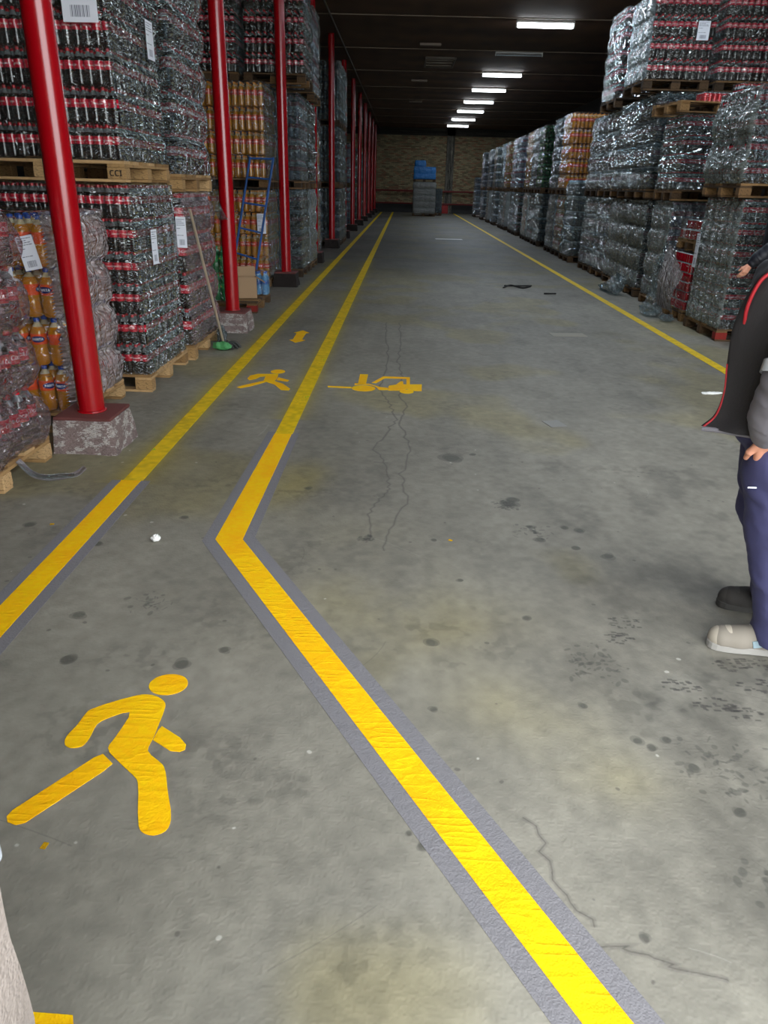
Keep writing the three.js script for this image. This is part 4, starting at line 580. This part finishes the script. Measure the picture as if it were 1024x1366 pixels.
// loose pieces on the floor
{
  const scrap = (name, label, cat, geo, m, p, turn = 0) => { const o = part(name, geo, m, scene, p); o.rotation.y = turn; return tag(o, label, cat); };
  const white = std({ name: 'white paper scrap', color: 0xe8e8e4, roughness: 0.8 });
  scrap('paper_ball', 'crumpled white paper lying between the foreground floor lines', 'paper', heap(1, 0.022, 0.03, 0.018, 51), white, [-1.15, 0, -3.18]);
  scrap('cardboard_sheet', 'flat pale cardboard sheet on the aisle floor', 'cardboard', rbx(0.42, 0.004, 0.2, 0.0015), std({ name: 'grey card', color: 0x9d988c, roughness: 0.9 }), [2.02, 0.003, -9.1], 0.1);
  scrap('cardboard_sheet', 'small flat card scrap between the forklift symbol and cardboard sheet', 'cardboard', rbx(0.12, 0.003, 0.16, 0.001), std({ name: 'grey card scrap', color: 0x8b887f, roughness: 0.9 }), [0.89, 0.003, -7.85], 0.5);
  scrap('film_scrap', 'pale film scrap on the floor right of the forklift symbol', 'film', rbx(0.13, 0.003, 0.16, 0.001), std({ name: 'dull film scrap', color: 0x85837d, roughness: 0.5 }), [1.17, 0.003, -5.35], 0.3);
  scrap('film_scrap', 'white film scrap on the floor in front of the standing man', 'film', heap(1, 0.09, 0.02, 0.03, 57), white, [2.73, 0, -6.4], 0.2);
  scrap('paper_strip', 'long white paper strip lying far down the aisle', 'paper', rbx(0.9, 0.004, 0.35, 0.0015), white, [1.5, 0.003, -26.4], 0.05);
  const blk = std({ name: 'black rubber scrap', color: 0x1c1b1a, roughness: 0.8 });
  const bs = thing('black_scraps', 'black strapping scraps in the middle of the aisle', 'scraps', [2.02, 0, -13.6]);
  part('scrap', tube([[-0.25, 0.01, 0.1], [-0.1, 0.03, -0.12], [0.08, 0.015, 0.08], [0.25, 0.02, -0.1]], 0.014, 24, 6), blk, bs); part('scrap', tube([[-0.2, 0.012, -0.2], [0.05, 0.02, -0.15], [0.3, 0.012, -0.28]], 0.012, 16, 6), blk, bs); part('scrap', tube([[0.35, 0.012, 0.75], [0.45, 0.02, 0.8], [0.55, 0.012, 0.72]], 0.012, 12, 6), blk, bs);
  const ychip = [[0.28, -3.3, 'right of the bend in the line'], [-0.885, -1.39, 'below the large walking man'], [-1.72, -3.33, 'at the left edge beside the left line']];
  for (const [x, z, l] of ychip) scrap('paint_chip', `tiny yellow paint chip on the floor ${l}`, 'paint chip', bx(0.02, 0.002, 0.014), yellow, [x, 0.0015, z], x * 9);
}

// ---------------------------------------------------------------- people
// bones: [x0, y0, z0, x1, y1, z1, r0, r1] (tapered capsules) joined by a smooth minimum and meshed as one surface
function blob(bones, centre, half, res, k = 0.03, wrinkle = 0, keep) {
  const mc = new MarchingCubes(res, new THREE.MeshBasicMaterial(), false, false, 400000), h = res / 2, F = mc.field;
  const B = bones.map((b) => { const dx = b[3] - b[0], dy = b[4] - b[1], dz = b[5] - b[2]; return [...b, dx, dy, dz, dx * dx + dy * dy + dz * dz || 1e-9]; });
  for (let c = 0; c < res; c++) for (let b = 0; b < res; b++) for (let a = 0; a < res; a++) {
    const x = centre[0] + (a - h) / h * half[0], y = centre[1] + (b - h) / h * half[1], z = centre[2] + (c - h) / h * half[2];
    let d = 1e9;
    for (const q of B) { const t = clamp(((x - q[0]) * q[8] + (y - q[1]) * q[9] + (z - q[2]) * q[10]) / q[11], 0, 1), e = Math.hypot(x - q[0] - t * q[8], y - q[1] - t * q[9], z - q[2] - t * q[10]) - mix(q[6], q[7], t); if (e > d + k) continue; if (d > e + k) { d = e; continue; } const g = clamp(0.5 + 0.5 * (d - e) / k, 0, 1); d = mix(d, e, g) - k * g * (1 - g); }
    if (wrinkle && Math.abs(d) < 0.05) d += wrinkle * (fbm(x * 9 + z * 5 + 31, y * 13 + z * 6, 3) - 0.5) * 2;
    if (keep) d = Math.max(d, keep(x, y, z));
    F[c * res * res + b * res + a] = -d;
  }
  mc.isolation = 0; mc.update();
  const n = mc.count, g = new THREE.BufferGeometry(), p = new Float32Array(mc.positionArray.slice(0, n * 3));
  for (let i = 0; i < n; i++) { p[3 * i] = centre[0] + p[3 * i] * half[0]; p[3 * i + 1] = centre[1] + p[3 * i + 1] * half[1]; p[3 * i + 2] = centre[2] + p[3 * i + 2] * half[2]; }
  g.setAttribute('position', new THREE.BufferAttribute(p, 3));
  const w = mergeVertices(g, 1e-5); w.computeVertexNormals(); return w;
}
function person(o) {
  const t = thing('person', o.label, 'person', o.at ?? [0, 0, 0]);
  const cloth = (n, c, r = 0.85) => phys({ name: n, color: c, roughness: r, sheen: 0.3, sheenRoughness: 0.6, sheenColor: new THREE.Color(0.3, 0.3, 0.35), bumpMap: rep(concreteBump, 6, 6), bumpScale: 0.001 });
  const skin = phys({ name: 'skin', color: 0xc58a70, roughness: 0.55 });
  const { W, E, S } = o.arm, P = [0.0, 0, 0];
  const WR = [1.42, 0.88, -2.78], ER = [1.4, 1.1, -2.82], SR = [1.31, 1.33, -2.72];
  const seg = (a, b, r0, r1) => [...a, ...b, r0, r1];
  const hipL = [1.33, 0.92, -2.44], hipR = [1.36, 0.92, -2.62], kneeL = [1.365, 0.5, -2.42], kneeR = [1.43, 0.5, -2.66], ankL = [1.47, 0.09, -2.42], ankR = [1.6, 0.09, -2.71];
  const head = [[1.3, 1.4, -2.53, 1.25, 1.53, -2.53, 0.06, 0.058], [1.255, 1.62, -2.53, 1.265, 1.655, -2.53, 0.088, 0.092], [1.22, 1.575, -2.53, 1.235, 1.62, -2.53, 0.058, 0.07], [1.185, 1.545, -2.53, 1.2, 1.56, -2.53, 0.03, 0.035], [1.168, 1.625, -2.53, 1.156, 1.594, -2.53, 0.011, 0.014], [1.172, 1.66, -2.565, 1.172, 1.66, -2.495, 0.014, 0.014], [1.165, 1.563, -2.55, 1.165, 1.563, -2.51, 0.011, 0.011], [1.28, 1.62, -2.44, 1.285, 1.6, -2.445, 0.022, 0.015], [1.28, 1.62, -2.62, 1.285, 1.6, -2.615, 0.022, 0.015]];
  const frame = [seg([1.32, 0.95, -2.53], [1.31, 1.27, -2.53], 0.12, 0.12), seg(SR, S, 0.05, 0.05), seg(hipL, kneeL, 0.075, 0.052), seg(hipR, kneeR, 0.075, 0.052), seg(kneeL, ankL, 0.05, 0.036), seg(kneeR, ankR, 0.05, 0.036), seg(ankL, [1.42, 0.05, -2.42], 0.033, 0.024), seg(ankR, [1.55, 0.05, -2.72], 0.033, 0.024), seg(S, E, 0.045, 0.038), seg(E, W, 0.036, 0.028), seg(SR, ER, 0.045, 0.038), seg(ER, WR, 0.036, 0.028)];
  // hands: palm, four fingers in two phalanges, thumb from the side of the palm
  const hand = (w, d, side, curl) => { // w wrist, d unit direction of the hand, side: direction of the thumb
    const D = new THREE.Vector3(...d).normalize(), T = new THREE.Vector3(...side).normalize(), N = new THREE.Vector3().crossVectors(D, T).normalize(), at = (l, s, n) => [w[0] + D.x * l + T.x * s + N.x * n, w[1] + D.y * l + T.y * s + N.y * n, w[2] + D.z * l + T.z * s + N.z * n], b = [seg(w, at(0.03, 0, 0), 0.026, 0.026), seg(at(0.03, 0.018, 0), at(0.085, 0.026, 0), 0.018, 0.014), seg(at(0.03, -0.005, 0), at(0.09, 0.008, 0), 0.019, 0.014), seg(at(0.03, -0.018, 0), at(0.085, -0.022, 0), 0.017, 0.013)];
    [[0.027, 0.07], [0.009, 0.08], [-0.009, 0.074], [-0.026, 0.056]].forEach(([s, L]) => { const p0 = at(0.088, s, 0), p1 = at(0.088 + L * 0.5, s * 1.05, curl * 0.016), p2 = at(0.088 + L * 0.88, s * 1.05, curl * 0.045); b.push(seg(p0, p1, 0.0092, 0.0085), seg(p1, p2, 0.0085, 0.007)); });
    b.push(seg(at(0.02, 0.022, 0), at(0.055, 0.05, curl * 0.01), 0.014, 0.011), seg(at(0.055, 0.05, curl * 0.01), at(0.088, 0.056, curl * 0.02), 0.0105, 0.0085)); return b;
  };
  const hl = hand(W, o.handDir, o.thumb, 1), hr = hand(WR, [-0.3, -1, 0.1], [-1, 0.2, 0], -1), near = (w, d) => [w[0] + d[0] * 0.08, w[1] + d[1] * 0.08, w[2] + d[2] * 0.08], un = (d) => { const l = Math.hypot(...d); return d.map((v) => v / l); };
  const body = mergeGeometries([blob(frame, [1.36, 0.78, -2.55], [0.42, 0.8, 0.42], 90, 0.05), blob(head, [1.24, 1.58, -2.53], [0.16, 0.22, 0.16], 96, 0.022), blob(hl, near(W, un(o.handDir)), [0.13, 0.13, 0.13], 80, 0.008), blob(hr, near(WR, un([-0.3, -1, 0.1])), [0.13, 0.13, 0.13], 80, 0.008)]);
  part('body', body, skin, t);
  part('hair', blob([[1.28, 1.66, -2.53, 1.3, 1.67, -2.53, 0.098, 0.095], [1.31, 1.6, -2.53, 1.31, 1.56, -2.53, 0.075, 0.06]], [1.27, 1.62, -2.53], [0.17, 0.19, 0.17], 64, 0.03, 0.006, (x, y) => Math.max(1.205 + (1.69 - y) * 0.6 - x, (y < 1.62 ? 1.275 - x : -1))), std({ name: 'short dark hair', color: 0x2b221d, roughness: 0.9 }), t);
  for (const s of [-1, 1]) part('eye', new THREE.SphereGeometry(0.011, 12, 8), std({ name: 'eye', color: 0x3a2c24, roughness: 0.2 }), t, [1.172, 1.637, -2.53 + s * 0.032]);
  const trM = cloth('trousers', o.trousers);
  const trousers = blob([seg([1.31, 0.98, -2.52], [1.33, 0.9, -2.53], 0.15, 0.155), seg(hipL, [1.325, 0.74, -2.43], 0.115, 0.118), seg([1.325, 0.74, -2.43], kneeL, 0.118, 0.098), seg(hipR, kneeR, 0.115, 0.098), seg(kneeL, [1.46, 0.1, -2.42], 0.096, 0.088), seg(kneeR, [1.585, 0.1, -2.7], 0.096, 0.088), seg([1.46, 0.1, -2.42], [1.475, 0.02, -2.42], 0.088, 0.094), seg([1.585, 0.1, -2.7], [1.6, 0.02, -2.7], 0.088, 0.094)], [1.4, 0.55, -2.55], [0.36, 0.62, 0.4], 110, 0.03, 0.011, (x, y) => 0.052 - y);
  part('trousers', trousers, trM, t);
  part('seam', tube([[1.33, 0.85, -2.307], [1.335, 0.7, -2.308], [1.365, 0.5, -2.322], [1.42, 0.28, -2.327], [1.465, 0.08, -2.328]], 0.0025, 40, 5), trM, t);
  const jk = cloth('jacket shell', o.jacket, 0.7), sl = cloth('jacket sleeve', o.sleeve, 0.55);
  const up = (a, b, k) => a.map((v, i) => mix(v, b[i], k));
  part('jacket', blob([seg([1.33, 0.96, -2.53], [1.32, 1.19, -2.53], 0.175, 0.165), seg([1.32, 1.17, -2.46], [1.3, 1.29, -2.44], 0.13, 0.115), seg([1.32, 1.17, -2.62], [1.3, 1.29, -2.62], 0.13, 0.115), seg(up(S, SR, 0.08), up(S, SR, 0.92), 0.078, 0.078), seg(S, up(S, E, 0.75), 0.08, 0.076), seg(SR, ER, 0.08, 0.072), seg(ER, up(ER, WR, 0.9), 0.07, 0.056), [1.29, 1.4, -2.53, 1.28, 1.46, -2.53, 0.08, 0.08]], [1.3, 1.14, -2.55], [0.3, 0.42, 0.44], 110, 0.04, 0.012, (x, y, z) => Math.max(0.845 - y, 0.064 - Math.hypot(x - 1.275, (y - 1.5) * 1.1, z + 2.53))), jk, t);
  const cuff = up(E, W, 0.93);
  part('sleeve', blob([seg(up(S, E, 0.62), E, 0.079, 0.08), seg(E, up(E, W, 0.55), 0.081, 0.077), seg(up(E, W, 0.55), cuff, 0.077, 0.052), seg(up(E, W, 0.3), up(E, W, 0.32), 0.084, 0.08), seg(up(E, W, 0.72), up(E, W, 0.74), 0.074, 0.07)], up(E, W, 0.3), [0.2, 0.3, 0.2], 96, 0.012, 0.008), sl, t);
  const band = o.band && part('reflective_band', new THREE.CylinderGeometry(0.091, 0.091, 0.04, 32, 1, true), phys({ name: 'reflective band', color: 0xc9cdd0, roughness: 0.35 }), t, up(S, E, 0.9));
  if (band) band.quaternion.setFromUnitVectors(new THREE.Vector3(0, 1, 0), new THREE.Vector3(...S).sub(new THREE.Vector3(...E)).normalize());
  if (o.flap) {
    const edge = new THREE.CatmullRomCurve3([[1.125, 1.375, -2.44], [1.1, 1.3, -2.47], [1.088, 1.2, -2.49], [1.098, 1.08, -2.5], [1.108, 0.98, -2.5], [1.095, 0.9, -2.5], [1.06, 0.858, -2.5]].map((p) => new THREE.Vector3(...p)));
    const inner = new THREE.CatmullRomCurve3([[1.24, 1.4, -2.36], [1.22, 1.3, -2.34], [1.22, 1.2, -2.35], [1.24, 1.08, -2.37], [1.25, 0.98, -2.38], [1.25, 0.9, -2.38], [1.25, 0.862, -2.38]].map((p) => new THREE.Vector3(...p)));
    const face = (off) => (u, v) => { const a = edge.getPoint(v), b = inner.getPoint(v), f = 0.02 * Math.sin(u * 3.14) + 0.008 * Math.sin(u * 9 + v * 4); return [mix(a.x, b.x, u), mix(a.y, b.y, u), mix(a.z, b.z, u) + f + off]; };
    part('front_panel', mergeGeometries([sheet(face(0), 16, 40), sheet(face(-0.012), 16, 40)]), jk, t);
    const red = std({ name: 'red piping', color: 0x9c1620, roughness: 0.6 });
    part('piping', tube(Array.from({ length: 12 }, (_, i) => edge.getPoint(0.5 + 0.5 * i / 11).toArray()), 0.0035, 40, 8), red, t);
    part('piping', tube([[1.15, 1.395, -2.42], [1.118, 1.36, -2.43], [1.103, 1.31, -2.44], [1.1, 1.26, -2.45], [1.108, 1.22, -2.46]], 0.006, 30, 8), red, t);
    part('hem', tube([[1.058, 0.853, -2.5], [1.1, 0.856, -2.475], [1.16, 0.856, -2.44], [1.25, 0.86, -2.38]], 0.009, 24, 8), cloth('grey hem', 0x77747a), t);
    part('pocket_tag', rbx(0.03, 0.005, 0.003, 0.001), std({ name: 'white trouser tag', color: 0xd8dae0, roughness: 0.5 }), t, [1.205, 0.695, -2.355]);
  }
  const shoe = (a, dir, c, n) => { // a: heel point on the floor
    const q = Math.atan2(-dir[1], dir[0]), g = (geo) => geo.rotateY(q).translate(a[0], 0, a[1]);
    const outline = new THREE.Shape(smooth([[0.0, -0.032], [0.07, -0.036], [0.15, -0.036], [0.22, -0.049], [0.275, -0.04], [0.302, 0.0], [0.29, 0.034], [0.23, 0.046], [0.15, 0.04], [0.07, 0.036], [0.0, 0.032], [-0.014, 0]], 3).map(([x, y]) => new THREE.Vector2(x, y)));
    part('sole', g(new THREE.ExtrudeGeometry(outline, { depth: 0.022, bevelEnabled: true, bevelSize: 0.004, bevelThickness: 0.003, bevelSegments: 2 }).rotateX(-Math.PI / 2).translate(0, 0.004, 0)), std({ name: 'shoe sole', color: n ? 0x8d8a84 : 0x3b3936, roughness: 0.85 }), t);
    const upper = blob([[0.03, 0.05, 0, 0.03, 0.09, 0, 0.042, 0.042], [0.05, 0.05, 0, 0.2, 0.045, 0, 0.044, 0.046], [0.1, 0.08, 0, 0.18, 0.06, 0, 0.036, 0.034], [0.2, 0.04, -0.008, 0.252, 0.04, -0.006, 0.044, 0.044], [0.2, 0.04, 0.012, 0.25, 0.04, 0.008, 0.038, 0.04]], [0.14, 0.06, 0], [0.18, 0.09, 0.075], 72, 0.02, 0, (x, y) => 0.026 - y);
    part('upper', g(upper), cloth('shoe upper', c, 0.85), t);
    part('toe_cap', g(blob([[0.225, 0.042, 0, 0.258, 0.038, 0, 0.049, 0.046]], [0.24, 0.06, 0], [0.09, 0.07, 0.07], 48, 0.02, 0, (x, y) => Math.max(0.026 - y, 0.228 - x))), cloth('toe cap', n ? 0xa59c8d : 0x3a3734, 0.75), t);
    part('tongue', g(rbx(0.07, 0.012, 0.05, 0.005).rotateZ(-0.45).translate(0.105, 0.098, 0)), cloth('tongue', n ? 0x6f7477 : 0x2a2826), t);
    for (let k = 0; k < 4; k++) part('lace', g(rod([0.125 + k * 0.024, 0.104 - k * 0.0085, -0.024], [0.133 + k * 0.024, 0.103 - k * 0.0085, 0.024], 0.0035, 6)), std({ name: 'lace', color: n ? 0xc9c6bd : 0x2f2d2b, roughness: 0.9 }), t);
    if (n) part('side_panel', g(rbx(0.07, 0.03, 0.006, 0.002).rotateZ(-0.3).translate(0.12, 0.058, -0.046)), cloth('pale blue shoe panel', 0x8fa3ab), t);
  };
  shoe([1.525, -2.405], [-0.985, -0.17], o.shoe, 1); shoe([1.68, -2.7], [-0.97, -0.24], 0x35322f, 0);
  return t;
}
person({ label: 'man at the right edge in a black jacket with red piping, hand in pocket', arm: { S: [1.265, 1.335, -2.34], E: [1.2, 1.08, -2.275], W: [1.21, 0.872, -2.36] }, handDir: [0.42, -1, -0.5], thumb: [-1, -0.35, 0.3], trousers: 0x3d3d62, jacket: 0x1c191a, sleeve: 0x6f6c72, shoe: 0x7d766b, band: true, flap: true });
person({ label: 'man in dark navy clothes half hidden behind the nearer man at right', at: [2.7, 0, -5.98], arm: { S: [1.3, 1.34, -2.33], E: [1.2, 1.13, -2.3], W: [0.98, 0.93, -2.36] }, handDir: [-0.5, -1, 0], thumb: [-1, 0.2, 0.1], trousers: 0x1d2030, jacket: 0x14161f, sleeve: 0x14161f, shoe: 0xb0b0ac });

renderer.render(scene, camera);
